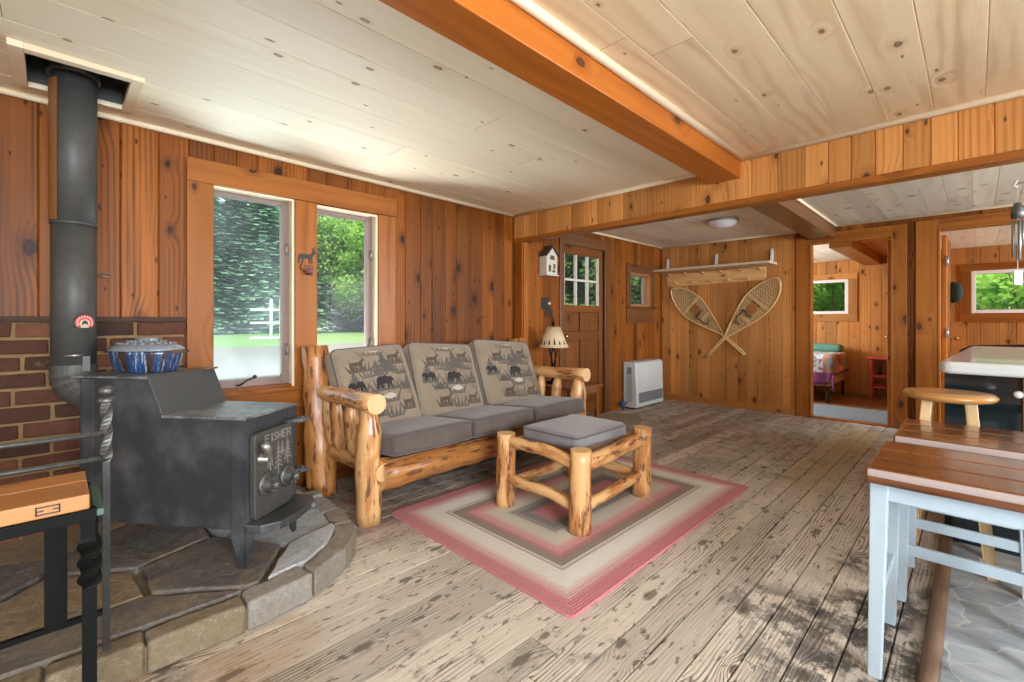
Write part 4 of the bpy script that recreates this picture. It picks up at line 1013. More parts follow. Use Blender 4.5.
# roasting pot and trivet on the stove
def on_stove(x, y, z): return SM @ V((x, y, z))
zt = zu + .0072
pp = on_stove(-.655, .185, zt); pot = thing('roasting_pot', 'oval blue and brown glazed pot with grey lid on the stove', 'pot', tuple(pp))
K = frame(pp, -nv, -wv, V((0, 0, 1))) @ Matrix.Rotation(.08, 4, 'Z') @ Matrix.Diagonal((1.06, 1.04, 1.2, 1))
mb = MB(); mb.lathe([(.118, 0), (.128, .006), (.138, .035), (.147, .07), (.150, .084), (.142, .084), (.12, .02), (0, .015)], 44, 0, K, sy=.72); part(mb, 'pot_body', ['pot'], pot)
mb = MB(); mb.lathe([(.154, .082), (.155, .088), (.140, .098), (.115, .109), (.08, .116), (.045, .118), (0, .119)], 44, 0, K, sy=.72)
for k in range(22):
    a = 2 * PI * k / 22; mb.lathe([(.010, 0), (.007, .005), (0, .006)], 8, 0, K @ Matrix.Translation((.112 * math.cos(a), .112 * .72 * math.sin(a), .108)))
    mb.lathe([(.008, 0), (.006, .004), (0, .005)], 8, 0, K @ Matrix.Translation((.075 * math.cos(a + .1), .075 * .72 * math.sin(a + .1), .116)))
lid = part(mb, 'lid', ['lid'], pot)
mb = MB(); mb.lathe([(.042, .115), (.047, .127), (.040, .131), (0, .132)], 28, 0, K, sx=1.1, sy=.7); part(mb, 'lid_knob', ['lid'], lid, root=pot)
for sg in (-1, 1):
    mb = MB(); mb.prism([(sg * .142, -.042), (sg * .175, -.03), (sg * .182, 0), (sg * .175, .03), (sg * .142, .042)], .011, K @ Matrix.Translation((0, 0, .073))); part(mb, 'handle', ['leather'], pot, .003, 'dark side handle')
q = on_stove(-.475, .32, zt); mb = MB(); mb.prism(rrect(-.05, -.035, .05, .035, .01), .008, frame(q, nv, wv, V((0, 0, 1)))); tag(mb.build('trivet', ['plain_brown'], bevel=.002, origin=tuple(q)), 'small flat brown trivet beside the pot on the stove top', 'trivet')
# wall hook beside the pipe
q = (XL + .002, .135, 1.36); mb = MB(); mb.cbox((XL + .002, .135, 1.36), (.003, .006, .010)); mb.tube([(XL + .004, .135, 1.36), (XL + .03, .15, 1.36), (XL + .04, .185, 1.350), (XL + .035, .21, 1.36), (XL + .04, .185, 1.372), (XL + .03, .155, 1.362)], .0035, 6)
tag(mb.build('wall_hook', ['chrome'], origin=q), 'small bright wire hook on the pine wall right of the stove pipe', 'hook')

# ------------------------------------------------------------------ iron bench at the left edge
bench = thing('iron_bench', 'black wrought iron bench with twisted posts and a plank seat', 'bench', (-1.75, -.35, HZ))
def twistbar(mb, p0, p1, h, zones, n=60):
    p0, p1 = V(p0), V(p1); pts = [p0.lerp(p1, i / n) for i in range(n + 1)]; tw = []; a = 0; rr = []
    for i in range(n + 1):
        t = i / n; z = p0.z + (p1.z - p0.z) * t; on = any(lo < z < hi for lo, hi in zones); a += .32 if on else 0; tw.append(a); rr.append(h * (1.6 if on else 1.3))
    mb.tube(pts, rr, 4, twist=tw, sm=False)
for yy, first in ((.11, True), (-.92, False)):
    mb = MB(); twistbar(mb, (-1.885, yy, HZ), (-1.885, yy, .885), .0095, [(.70, .875)]); mb.lathe([(0, 0), (.02, .004), (.023, .012), (.017, .021), (0, .024)], 14, 0, Matrix.Translation((-1.885, yy, .872)))
    mb.lathe([(0, 0), (.014, .003), (.020, .012), (.018, .022), (.008, .03), (0, .031)], 14, 0, Matrix.Translation((-1.885, yy, .898)))
    mb.mi = [1 if sum(mb.v[k][2] for k in f) / len(f) > .70 else 0 for f in mb.f]; part(mb, 'back_post', ['irond', 'ironsil'], bench)
    mb = MB(); yf = .062 if first else yy; twistbar(mb, (-1.625, yf, HZ), (-1.625, yf, .636), .0155, [(.44, .56)]); part(mb, 'front_leg', ['iron'], bench)
    mb = MB(); mb.box((-1.885, yy - .01 - (.03 if first else 0), .618), (-1.615, yy + .01 - (.03 if first else 0), .636), 0); part(mb, 'seat_end_bar', [plain('green_iron', (.06, .12, .10), .5)], bench, .002, 'greenish worn end bar')
for z in (.782, .706):
    mb = MB(); mb.tube([(-1.885, -.92, z), (-1.885, .11, z)], .0075, 8); part(mb, 'back_bar', ['ironsil'], bench)
mb = MB(); mb.box((-1.635, -.92, .612), (-1.605, .075, .642), 1); mb.box((-1.895, -.92, .612), (-1.872, .075, .64), 1); part(mb, 'seat_rail', ['iron'], bench, .002)
mb = MB(); mb.tube([(-1.885, -.92, .236), (-1.885, .11, .236)], .011, 4, sm=False); part(mb, 'stretcher', ['iron'], bench)
for yy in (.0, -.81):
    mb = MB(); mb.box((-1.888, yy - .024, .237), (-1.878, yy + .024, .62), 2); part(mb, 'strap', ['iron'], bench)
for i, (a, b) in enumerate(((-1.868, -1.755), (-1.752, -1.608))):
    mb = MB(); mb.box((a, -.92, .643), (b, .062, .682), 1)
    sl = part(mb, 'seat_plank', ['plank'], bench, .004)
mb = MB()
e = -1.6075
for ya, yb, ys in ((-.036, -.022, -.036), (-.006, .008, .005)):
    mb.box((e, ys, .652), (e + .0012, ys + .003, .673), 2)
    for z in (.652, .661, .670): mb.box((e, ya, z), (e + .0012, yb, z + .003), 1)
for z in (.652, .670): mb.box((e, -.022, z), (e + .0012, -.006, z + .003), 1)
part(mb, 'brand_mark', ['black'], sl, root=bench)

# ------------------------------------------------------------------ log sofa
sofa = thing('log_sofa', 'peeled log sofa frame with rough slab back posts', 'sofa', (-2.7, 2.19, 0))
YA, YZ = 1.235, 3.145
LG = ['log', 'logend']
for yy, s in ((YA, 1), (YZ, -1)):
    mb = MB(); log(mb, (-2.392, yy + .005, 0), (-2.372, yy, .655), .072, .066, 9, .006, .10, 18, tip1=.15); part(mb, 'front_post', LG, sofa, label='pale front post with a pencil-pointed top')
    mb = MB(); log(mb, (-2.985, yy - .01, 0), (-3.085, yy - .015, .955), .095, .085, 12, .012, .22, 18, sx=.95); part(mb, 'back_post', ['logrough', 'logend'], sofa, label='rough barky back post')
    mb = MB(); log(mb, (-3.07, yy, .662), (-2.285, yy, .672), .046, .056, 9, .006, .06, 18); part(mb, 'arm', LG, sofa)
    mb = MB(); log(mb, (-3.0, yy + s * .05, .285), (-2.305, yy + s * .055, .285), .052, .050, 9, .006, .08, 16); part(mb, 'lower_arm_rail', LG, sofa)
    for x, r in ((-2.93, .040), (-2.79, .043), (-2.60, .044)):
        mb = MB(); log(mb, (x, yy + s * .03, .315), (x + random.uniform(-.012, .012), yy + s * .005, .642), r, r * .95, 7, .006, .13, 14, tip0=.06, tip1=.09); part(mb, 'spindle', LG, sofa)
mb = MB(); log(mb, (-2.355, YA + .05, .262), (-2.355, YZ - .05, .262), .088, .08, 16, .01, .2, 18); part(mb, 'front_rail', ['logrough', 'logend'], sofa, label='orange hewn front rail')
mb = MB(); log(mb, (-2.97, YA + .05, .27), (-2.97, YZ - .05, .27), .07, .07, 12, .008, .1, 14); part(mb, 'rear_rail', LG, sofa)
mb = MB(); log(mb, (-3.10, YA + .05, .82), (-3.10, YZ - .05, .82), .045, .045, 12, .006, .1, 14); part(mb, 'back_rail', LG, sofa)
mb = MB(); mb.hexa([((-2.32 if k & 1 else -2.98), (YZ - .06 if k & 2 else YA + .06), (.345 if k & 1 else .305) - (0 if k & 4 else .015)) for k in range(8)], 1); part(mb, 'seat_deck', ['tabw'], sofa)

def rbox(mb, hx, hy, hz, r, Mx, crown=(.0, .0, .02), n=14, mi=0, rgt=None):
    """rounded, puffy cushion; crown = bulge on x, y, z faces"""
    def samp(h):
        l = [-h, -h + r * .3, -h + r * .65, -h + r]; m = max(3, int(h * 2 / .05)); l += [-h + r + (2 * h - 2 * r) * k / m for k in range(1, m)]; return l + [h - r, h - r * .65, h - r * .3, h]
    H = (hx, hy, hz)
    def pos(p):
        q = V([max(-H[i] + r, min(H[i] - r, p[i])) for i in range(3)]); d = V(p) - q
        o = q + (d.normalized() * r if d.length > 1e-9 else d)
        for i in range(3):
            a, b = [k for k in range(3) if k != i]
            o[i] += crown[i] * (1 if p[i] > 0 else -1) * abs(p[i] / H[i]) * (1 - (p[a] / H[a]) ** 2) * (1 - (p[b] / H[b]) ** 2)
        return o
    S3 = [samp(h) for h in H]; idx = {}; vs = []; fs = []; uvs = []
    def vid(p):
        k = tuple(round(c, 6) for c in p)
        if k not in idx: idx[k] = len(vs); vs.append(pos(p))
        return idx[k]
    for ax in range(3):
        a, b = [(1, 2), (2, 0), (0, 1)][ax]
        for sg in (-1, 1):
            for i in range(len(S3[a]) - 1):
                for jx in range(len(S3[b]) - 1):
                    q = []
                    for (u, v) in ((i, jx), (i + 1, jx), (i + 1, jx + 1), (i, jx + 1)):
                        p = [0, 0, 0]; p[ax] = sg * H[ax]; p[a] = S3[a][u]; p[b] = S3[b][v]; q.append(tuple(p))
                    if sg < 0: q = q[::-1]
                    fs.append(tuple(vid(p) for p in q)); uvs.append([(p[a], p[b]) for p in q])
    mb.add(vs, fs, uvs, None, mi, True, Mx); return pos
def piping(mb, hx, hy, z, r, Mx, rad=.006, zf=None):
    pts = []
    for cx, cy, a0 in ((hx - r, hy - r, 0), (-hx + r, hy - r, PI / 2), (-hx + r, -hy + r, PI), (hx - r, -hy + r, 1.5 * PI)):
        for k in range(6): a = a0 + PI / 2 * k / 5; pts.append(V((cx + r * math.cos(a), cy + r * math.sin(a), z)))
    out = []
    for a, b in zip(pts, pts[1:] + pts[:1]):
        m = max(1, int((b - a).length / .05)); out += [a.lerp(b, k / m) for k in range(m)]
    mb.tube(out, rad, 8, closed=True, Mx=Mx)

# seat cushions (sloping back)
ang = math.atan2(.055, .62)
seams = [1.305, 1.885, 2.462, 3.075]
slab = ('taupe velvet seat cushion at the stove end of the log sofa', 'middle taupe velvet seat cushion of the log sofa', 'taupe velvet seat cushion at the lamp end of the log sofa')
for i in range(3):
    y0, y1 = seams[i] + .004, seams[i + 1] - .004; cx = -2.58; R = Matrix.Translation((cx, (y0 + y1) / 2, .405)) @ Matrix.Rotation(-ang, 4, 'Y')
    q = thing('seat_cushion', slab[i], 'cushion', (cx, (y0 + y1) / 2, .33), 0, 'sofa seat cushions'); mb = MB()
    rbox(mb, .335, (y1 - y0) / 2, .062, .03, R, (.012, .004, .016)); part(mb, 'cover', ['seatf'], q)
    for z in (.048, -.048):
        mb = MB(); piping(mb, .340, (y1 - y0) / 2 + .0005, z, .03, R, .0055); part(mb, 'piping', ['pipef'], q)
# back cushions with a woodland print
BEAR = [(0, .0), (.10, 0), (.13, .2), (.2, .22), (.24, .02), (.34, 0), (.37, .25), (.6, .24), (.64, 0), (.74, 0), (.73, .2), (.78, .22), (.82, 0), (.92, 0), (.90, .3), (.95, .36), (1.06, .34), (1.08, .42), (1.0, .54), (.95, .64), (.90, .62), (.75, .62), (.6, .72), (.4, .66), (.2, .66), (.06, .55), (.0, .3)]
DEER = [(0, 0), (.06, 0), (.10, .28), (.2, .3), (.22, 0), (.28, 0), (.30, .32), (.6, .30), (.62, 0), (.68, 0), (.70, .28), (.75, .3), (.78, 0), (.84, 0), (.82, .40), (.92, .62), (1.05, .60), (1.06, .66), (.93, .78), (.84, .74), (.72, .56), (.3, .56), (.06, .54), (0, .36)]
ANT = [[(.88, .76), (.70, 1.15), (.50, 1.3), (.52, 1.33), (.75, 1.2), (.91, .78)], [(.90, .76), (.98, 1.1), (.88, 1.35), (.92, 1.36), (1.03, 1.1), (.94, .76)], [(.72, 1.12), (.66, 1.38), (.70, 1.38), (.78, 1.14)], [(.99, 1.05), (1.14, 1.25), (1.17, 1.22), (1.02, 1.0)]]
TREE = [(.45, 0), (.55, 0), (.55, .12), (.95, .12), (.68, .34), (.85, .34), (.62, .56), (.76, .56), (.57, .76), (.64, .76), (.5, 1.05), (.36, .76), (.43, .76), (.24, .56), (.38, .56), (.15, .34), (.32, .34), (.05, .12), (.45, .12)]
FISH = [(0, .2), (.12, .3), (.12, .08)] 
FISH = [(1., .2), (.85, .33), (.55, .40), (.28, .30), (.12, .26), (0, .42), (.04, .2), (0, 0), (.12, .14), (.28, .10), (.55, .02), (.85, .08)]
BUSH = [(0, 0), (1, 0), (1.1, .2), (.9, .3), (1.0, .5), (.8, .45), (.7, .7), (.55, .5), (.45, .8), (.32, .48), (.15, .62), (.15, .35), (-.05, .3)]
ctr = [1.545, 2.085, 2.725]; wid = [.54, .585, .64]
blab = ('woodland print back cushion at the stove end of the sofa', 'middle woodland print back cushion of the sofa', 'woodland print back cushion at the lamp end of the sofa')
for i in range(3):
    # plane of the front face: bottom (-2.68,.45) to top (-2.90,.93)
    up = V((-.25, [-.03, .04, .05][i], .52)).normalized(); sdv = V((0, 1, 0)); sdv = (sdv - up * sdv.dot(up)).normalized(); nn = sdv.cross(up)
    hz = .288; hw = wid[i] / 2; th_ = .075
    base = V((-2.672, ctr[i], .44)); cen = base + up * hz - nn * th_
    F = frame(cen, sdv, up, nn)
    q = thing('back_cushion', blab[i], 'cushion', tuple(base), 0, 'sofa back cushions'); mb = MB()
    pos = rbox(mb, hw, hz, th_, .045, F, (.006, .008, .03))
    cv = part(mb, 'cover', ['printf'], q)
    mb = MB(); pts = []
    piping(mb, hw - .004, hz - .004, th_ - .022, .045, F, .005); part(mb, 'piping', ['pipef'], q)
    # printed animals hug the front surface
    mb = MB(); rq = random.Random(40 + i)
    def deco(poly, cx, cy, sc, mi, flip=False, lift=.0016):
        bm = bmesh.new(); 
        w = max(p[0] for p in poly)
        vs = [bm.verts.new(((cx + (w - p[0] if flip else p[0]) * sc), cy + p[1] * sc, 0)) for p in poly]
        try: f = bm.faces.new(vs)
        except Exception: bm.free(); return
        f.normal_update(); bmesh.ops.triangulate(bm, faces=[f], ngon_method='EAR_CLIP')
        bm.verts.index_update(); out = []
        for v in bm.verts:
            x, y = max(-hw + .05, min(hw - .05, v.co.x)), max(-hz + .05, min(hz - .05, v.co.y)); p = pos((x, y, th_)); p.z += lift; out.append(p)
        fs = []
        for f in bm.faces:
            ii = [v.index for v in f.verts]; a, b, c = [out[k] for k in ii]
            fs.append(tuple(ii if (b - a).cross(c - a).z > 0 else ii[::-1]))
        bm.free(); mb.add(out, fs, [[(0, 0)] * 3] * len(fs), .5, mi, False, F)
    def deer(cx, cy, sc, mi=1, flip=False):
        deco(DEER, cx, cy, sc, mi, flip)
        for a in ANT: deco([(p[0] if not flip else 1.06 - p[0], p[1]) for p in a], cx, cy, sc, mi, False, .0022)
    def tuft(cx, cy, sc, mi=2):
        for k in range(5): deco([(0, 0), (.16, 0), (.3 * (k - 2) * .5 + .1, .5 + .2 * (k % 2))], cx + .14 * sc * k, cy, sc, mi, False, .0012)
    def scene(ox, oy):
        deco(TREE, ox - .085, oy + .03, .13, 2); deco(TREE, ox - .045, oy + .045, .17, 2, lift=.0012); deco(TREE, ox + .03, oy + .05, .12, 2)
        deco(BEAR, ox - .055, oy - .045, .125, 0, lift=.003); tuft(ox - .09, oy - .06, .16); tuft(ox + .03, oy - .06, .12)
    jx, jy = rq.uniform(-.015, .015), rq.uniform(-.01, .01)
    def D_(cx, cy, sc, fl): deer(cx + jx, cy + jy, sc, 1, fl); tuft(cx + jx - .01, cy + jy - .012, .14, 1); tuft(cx + jx + .06, cy + jy - .012, .12)
    D_(-.18, .10, .11, False); D_(.10, .13, .11, False); scene(.02 + jx, .0 + jy)
    deco(FISH, -.04 + jx, .225, .10, 3); tuft(-.05 + jx, .205, .16)
    deco(BEAR, -hw + .05, -.03, .10, 0, True); tuft(-hw + .05, -.045, .16); deco(TREE, -hw + .055, .02, .09, 2)
    deco(BUSH, .15 + jx, -.05, .07, 2); tuft(.13 + jx, -.06, .14, 1); deco(TREE, .17 + jx, -.03, .08, 2, lift=.0012)
    D_(-.13, -.21, .11, False); D_(.13, -.20, .10, False); deco(FISH, -.02 + jx, -.115, .11, 3); tuft(-.03 + jx, -.135, .18); tuft(-.16, -.10, .14); deco(BUSH, -.15 + jx, -.09, .07, 2)
    tuft(.0, -.235, .16); tuft(.13, .05, .12, 1); tuft(-.12, .05, .12)
    part(mb, 'animal_print', ['prk', 'prb', 'prg', 'prw'], cv, label='bears, deer, fish and pines in black and brown', root=q)

# ------------------------------------------------------------------ ottoman
ott = thing('log_ottoman', 'small peeled log ottoman frame on the braided rug', 'ottoman', (-1.75, 2.33, .013))
OL = {'f': (-1.472, 1.962), 'l': (-2.012, 1.938), 'r': (-1.507, 2.662), 'b': (-2.025, 2.64)}
for k, (x, y) in OL.items():
    mb = MB(); log(mb, (x, y, .013), (x + .004, y + .004, .445), .060, .056, 7, .005, .09, 18); part(mb, 'leg', LG, ott)
for a, b, bow in (('f', 'l', .03), ('r', 'b', .01), ('f', 'r', 0), ('l', 'b', 0)):
    for z, r in ((.365, .036), (.14, .034)):
        p, q2 = OL[a], OL[b]; mb = MB(); d = .0
        if z > .3 and a == 'f' and b == 'r': r = .046
        log(mb, (p[0], p[1], z - .01), (q2[0], q2[1], z + (.03 if bow else .01)), r, r * .95, 9, .012, .12, 14, tip0=.09, tip1=.09, bow=(0, 0, bow * .8)); part(mb, 'rail', LG, ott)
mb = MB(); mb.box((-1.95, 2.05, .392), (-1.55, 2.52, .404), 1); part(mb, 'cushion_board', ['tabw'], ott)
R = Matrix.Translation((-1.75, 2.288, .446)); q = thing('ottoman_cushion', 'grey velvet square cushion on the log ottoman', 'cushion', (-1.75, 2.288, .405)); mb = MB()
rbox(mb, .21, .262, .04, .03, R, (.004, .004, .016)); part(mb, 'cover', ['greyf'], q)
for z in (.028, -.03): mb = MB(); piping(mb, .212, .264, z, .04, R, .005); part(mb, 'piping', ['pipef'], q)

# rugs
mb = MB(); mb.prism(rrect(-2.403, 1.374, -1.067, 3.31, .035), .012, Matrix.Translation((0, 0, .001)))
tag(mb.build('braided_rug', ['rug'], bevel=.004), 'large rectangular braided rug in rose, cream and grey bands', 'rug')
mb = MB(); mb.prism([(-2.86 + .27 * math.cos(a), 4.42 + .43 * math.sin(a)) for a in [2 * PI * k / 40 for k in range(40)]], .012, Matrix.Translation((0, 0, .001)))
tag(mb.build('door_mat', ['mat'], bevel=.004, origin=(-2.86, 4.42, 0)), 'small oval grey mat on the floor in front of the entry door', 'mat')

# ------------------------------------------------------------------ end table and lamp
tb = thing('end_table', 'low brown wooden end table beside the sofa arm', 'table', (-2.85, 3.53, 0))
mb = MB(); mb.box((-3.12, 3.28, .488), (-2.555, 3.785, .51), 1); part(mb, 'top', ['tabw'], tb, .004)
for x in (-3.09, -2.60):
    for y in (3.31, 3.74): mb = MB(); mb.box((x - .015, y - .015, 0), (x + .015, y + .015, .488), 2); part(mb, 'leg', ['pine_trim'], tb, .003)
mb = MB(); mb.box((-3.10, 3.30, .14), (-2.59, 3.76, .155), 1); part(mb, 'shelf', ['tabw'], tb, .002)
mb = MB(); mb.box((-2.607, 3.325, .43), (-2.593, 3.725, .488), 1); mb.box((-3.09, 3.733, .43), (-2.60, 3.747, .488), 0); part(mb, 'apron', ['tabw'], tb)
lx, ly = -2.935, 3.485; lamp = thing('table_lamp', 'table lamp with twisted iron stem and tan shade on the end table', 'lamp', (lx, ly, .51))
mb = MB(); mb.lathe([(.075, 0), (.078, .008), (.05, .018), (.02, .026), (0, .028)], 24, 0, Matrix.Translation((lx, ly, .51))); part(mb, 'base', ['iron'], lamp)
mb = MB()
for k in range(4):
    pts = [(lx + (.012 + .030 * max(0, (t - .35) / .65) ** 1.0 * (1 if t < .9 else 1)) * math.cos(PI / 2 * k + 2.2 * t), ly + (.012 + .030 * max(0, (t - .35) / .65)) * math.sin(PI / 2 * k + 2.2 * t), .535 + .325 * t) for t in [i / 20 for i in range(21)]]; mb.tube(pts, .0065, 8)
mb.lathe([(.012, 0), (.046, .0), (.048, .012), (.015, .02), (.012, .05), (0, .051)], 20, 0, Matrix.Translation((lx, ly, .853))); part(mb, 'stem', ['iron'], lamp)
mb = MB(); mb.lathe([(.150, .863), (.068, 1.062)], 40, 0, Matrix.Translation((lx, ly, 0))); s_ = MB(); mb.f = [f for f in mb.f if len(f) == 4]; mb.uv = mb.uv[:len(mb.f)]; mb.tone = mb.tone[:len(mb.f)]; mb.mi = mb.mi[:len(mb.f)]; mb.sm = mb.sm[:len(mb.f)]
for k in range(16):
    a = 2 * PI * k / 16; h = .038 + .014 * ((k * 7) % 3); w = .013
    def spt(da, z): rr = .1508 - (z - .863) * .412 + .0008; return (lx + rr * math.cos(a + da), ly + rr * math.sin(a + da), z)
    for z0, z1_, ww in ((.894, .894 + h * .5, w), (.894 + h * .3, .894 + h * .8, w * .75), (.894 + h * .6, .894 + h, w * .5)): mb.add([spt(-ww / .14, z0), spt(ww / .14, z0), spt(0, z1_)], [(0, 1, 2)], [[(0, 0)] * 3], .5, 1)
sh = part(mb, 'lamp_shade', ['shade', 'black'], lamp, label='tan tapered shade with a row of dark pines'); so_ = sh.modifiers.new('solid', 'SOLIDIFY'); so_.thickness = .0015; so_.offset = -1
mb = MB(); mb.tube([(lx, ly, .9), (lx, ly, 1.075)], .005, 8); mb.lathe([(0, 0), (.01, .006), (.016, .02), (.010, .036), (0, .045)], 12, 0, Matrix.Translation((lx, ly, 1.07))); 
for k in range(3): a = 2 * PI * k / 3; mb.tube([(lx, ly, 1.055), (lx + .066 * math.cos(a), ly + .066 * math.sin(a), 1.058)], .002, 6)
part(mb, 'finial', ['iron'], lamp)

# ------------------------------------------------------------------ heater
hx0, hx1, hy0, hy1 = -3.185, -3.0, 5.17, 5.88
ht = thing('gas_heater', 'white wall heater with grey lower grille under the small window', 'heater', (-3.09, 5.52, 0))
mb = MB(); mb.prism([(hx0, .02), (hx1 - .01, .02), (hx1, .04), (hx1 - .012, .575), (hx1 - .04, .595), (hx0, .595)], hy1 - hy0, Matrix(((1, 0, 0, 0), (0, 0, -1, 0), (0, 1, 0, 0), (0, 0, 0, 1))), z0=-hy1); part(mb, 'case', ['heaterw'], ht, .006)
mb = MB(); mb.box((hx1 - .006, hy0 + .07, .075), (hx1 + .004, hy1 - .03, .205), 1)
for k in range(9): mb.box((hx1 + .002, hy0 + .075, .082 + k * .013), (hx1 + .010, hy1 - .035, .088 + k * .013), 1)
part(mb, 'grille', ['grille'], ht)
mb = MB(); mb.box((hx1 - .015, hy0 + .025, .23), (hx1 - .001, hy1 - .02, .555), 1); part(mb, 'front_panel', [plain('heater_panel', (.60, .62, .61), .4)], ht, .006)
mb = MB()
for k in range(24): mb.box((hx0 + .05, hy0 - .004, .10 + k * .018), (hx1 - .06, hy0 + .001, .107 + k * .018), 0)
mb.box((hx0 + .06, hy0 - .006, .45), (hx1 - .07, hy0, .53), 0); part(mb, 'side_vents', ['grille'], ht)
for ya in (hy0 + .03, hy1 - .07): mb = MB(); mb.box((hx0 + .02, ya, 0), (hx1 - .03, ya + .04, .022), 0); part(mb, 'foot', ['rubber'], ht)
bb = thing('gas_valve', 'small blue shut-off valve on a pipe beside the heater', 'valve', (-3.13, 5.06, 0)); mb = MB(); mb.tube([(-3.13, 5.06, 0), (-3.13, 5.06, .05), (-3.13, 5.1, .08), (-3.13, 5.172, .08)], .009, 8); part(mb, 'pipe', ['rubber'], bb)
mb = MB(); mb.cbox((-3.125, 5.06, .075), (.025, .045, .02)); mb.lathe([(.02, 0), (.022, .02), (0, .022)], 12, 0, Matrix.Translation((-3.125, 5.06, .09))); part(mb, 'valve_handle', ['blue'], bb, .006)

# ------------------------------------------------------------------ shelf, peg rail, snowshoes
sf = thing('wall_shelf', 'long weathered board shelf above the snowshoes', 'shelf', (-2.45, YB - .17, 1.80))
mb = MB(); mb.box((-3.17, YB - .31, 1.80), (-1.70, YB - .002, 1.828), 0); part(mb, 'board', ['shelfw'], sf, .004)
for x in (-3.10, -2.42, -1.755):
    mb = MB(); mb.prism([(-.001, 0), (-.055, 0), (-.05, .03), (-.022, .15), (-.012, .175), (-.001, .175)], .026, frame((x - .012, YB, 1.828), V((0, 1, 0)), V((0, 0, 1)), V((1, 0, 0)))); part(mb, 'bracket', ['white'], sf, .003, 'white tapered bracket standing on the board')
pg = thing('peg_rail', 'pine peg rail with two rows of pegs under the shelf', 'peg rail', (-2.47, YB, 1.70))
mb = MB(); mb.prism([(-3.10, 1.615), (-2.98, 1.605), (-1.845, 1.625), (-1.82, 1.66), (-1.825, 1.79), (-3.06, 1.775), (-3.12, 1.74)], .02, frame((0, YB - .001, 0), V((1, 0, 0)), V((0, 0, 1)), V((0, -1, 0)))); part(mb, 'back_board', ['pegw'], pg, .003)
for k in range(6):
    x = -3.05 + k * .235; mb = MB(); mb.tube([(x, YB - .018, 1.755), (x, YB - .10, 1.775)], [.010, .011], 10); part(mb, 'peg', ['snow'], pg)
for k in range(5):
    x = -2.95 + k * .235; mb = MB(); mb.tube([(x, YB - .018, 1.635), (x, YB - .10, 1.652)], [.010, .011], 10); part(mb, 'peg', ['snow'], pg)

def snowshoe(tip, tail, y, label):
    tip, tail = V(tip), V(tail); ax = (tail - tip); L = ax.length; ax.normalize(); pr = V((ax.y, -ax.x))
    K = Matrix(((ax.x, pr.x, 0, tip.x), (0, 0, -1, y), (ax.y, pr.y, 0, tip.y), (0, 0, 0, 1)))
    if K.to_3x3().determinant() < 0: pass
    r = thing('snowshoe', label, 'snowshoe', (tip.x, y, tail.y), 0, 'crossed snowshoes on the pine wall')
    J = .70
    def hw(t):
        if t <= 0: return 0.
        if t < .30: return .165 * math.sin(PI / 2 * min(1, (t / .30)) ** .62)
        if t < J: u = (t - .30) / (J - .30); return .165 * (1 - u ** 1.25) + .012 * u
        return .012
    mb = MB()
    up = [(L * t, hw(t)) for t in [0, .006, .02, .05, .09, .14, .2, .26, .32, .38, .44, .5, .56, .62, .67, J, .8, .9, 1.]]
    for sg in (-1, 1): mb.tube([K @ V((a, sg * b, .03 * max(0, .12 - a / L) / .12)) for a, b in up], [.0115] * len(up), 10)
    fr = part(mb, 'frame', ['snow'], r)
    for t in (.27, .46):
        mb = MB(); w = hw(t); mb.cbox((L * t, 0, 0), (.014, w, .006), 1, Mx=K); part(mb, 'crossbar', ['snow'], r, .002)
    mb = MB(); sp = .027
    for (dx, dy) in ((1, 1.05), (1, -1.05), (0, 1)):
        d = V((dx, dy)).normalized(); nrm = V((-d.y, d.x)); s = (sp if dx else .042)
        k0 = -60
        for k in range(-46, 47):
            c = V((L * .35, 0)) + nrm * (k * s); cur = []
            for i in range(-75, 76):
                p = c + d * (i * .012); t = p.x / L; ins = 0.005 < t < J and abs(p.y) < hw(t) - .004 and not (.285 < t < .40 and abs(p.y) < .055)
                if ins: cur.append(p)
                if (not ins or i == 75) and cur:
                    if len(cur) > 1: a, b = cur[0], cur[-1]; mb.tube([K @ V((a.x, a.y, (k % 2) * .003 - .001)), K @ V((b.x, b.y, (k % 2) * .003 - .001))], 0.003, 4, sm=False, cap=False)
                    cur = []
    part(mb, 'lacing', ['string'], r, label='open lattice of rawhide')
    mb = MB(); mb.tube([K @ V((L * .41, -.07, .012)), K @ V((L * .40, -.03, .04)), K @ V((L * .40, .03, .04)), K @ V((L * .41, .07, .012))], [.012, .016, .016, .012], 8); mb.tube([K @ V((L * .43, .05, .012)), K @ V((L * .48, .06, .02)), K @ V((L * .53, .03, .014)), K @ V((L * .52, -.03, .016))], .009, 8); part(mb, 'binding', ['leather'], r)
    return r
snowshoe((-3.02, 1.56), (-2.06, .69), YB - .022, 'snowshoe with its toe at upper left, tail at lower right')
snowshoe((-1.66, 1.62), (-2.55, .62), YB - .06, 'snowshoe with its toe at upper right, tail at lower left')

# ceiling light
cl = thing('ceiling_light', 'round white dome light on the whitewashed back ceiling', 'light', (-1.87, 4.95, 2.176))
mb = MB(); mb.lathe([(.155, -.022), (.16, -.012), (.16, 0), (0, .0)], 36, 0, Matrix.Translation((-1.87, 4.95, 2.175))); part(mb, 'pan', ['nickel'], cl)
mb = MB(); mb.lathe([(0, -.085), (.05, -.082), (.10, -.068), (.135, -.045), (.147, -.02), (.147, -.012)], 36, 0, Matrix.Translation((-1.87, 4.95, 2.175))); part(mb, 'dome', ['opal'], cl)

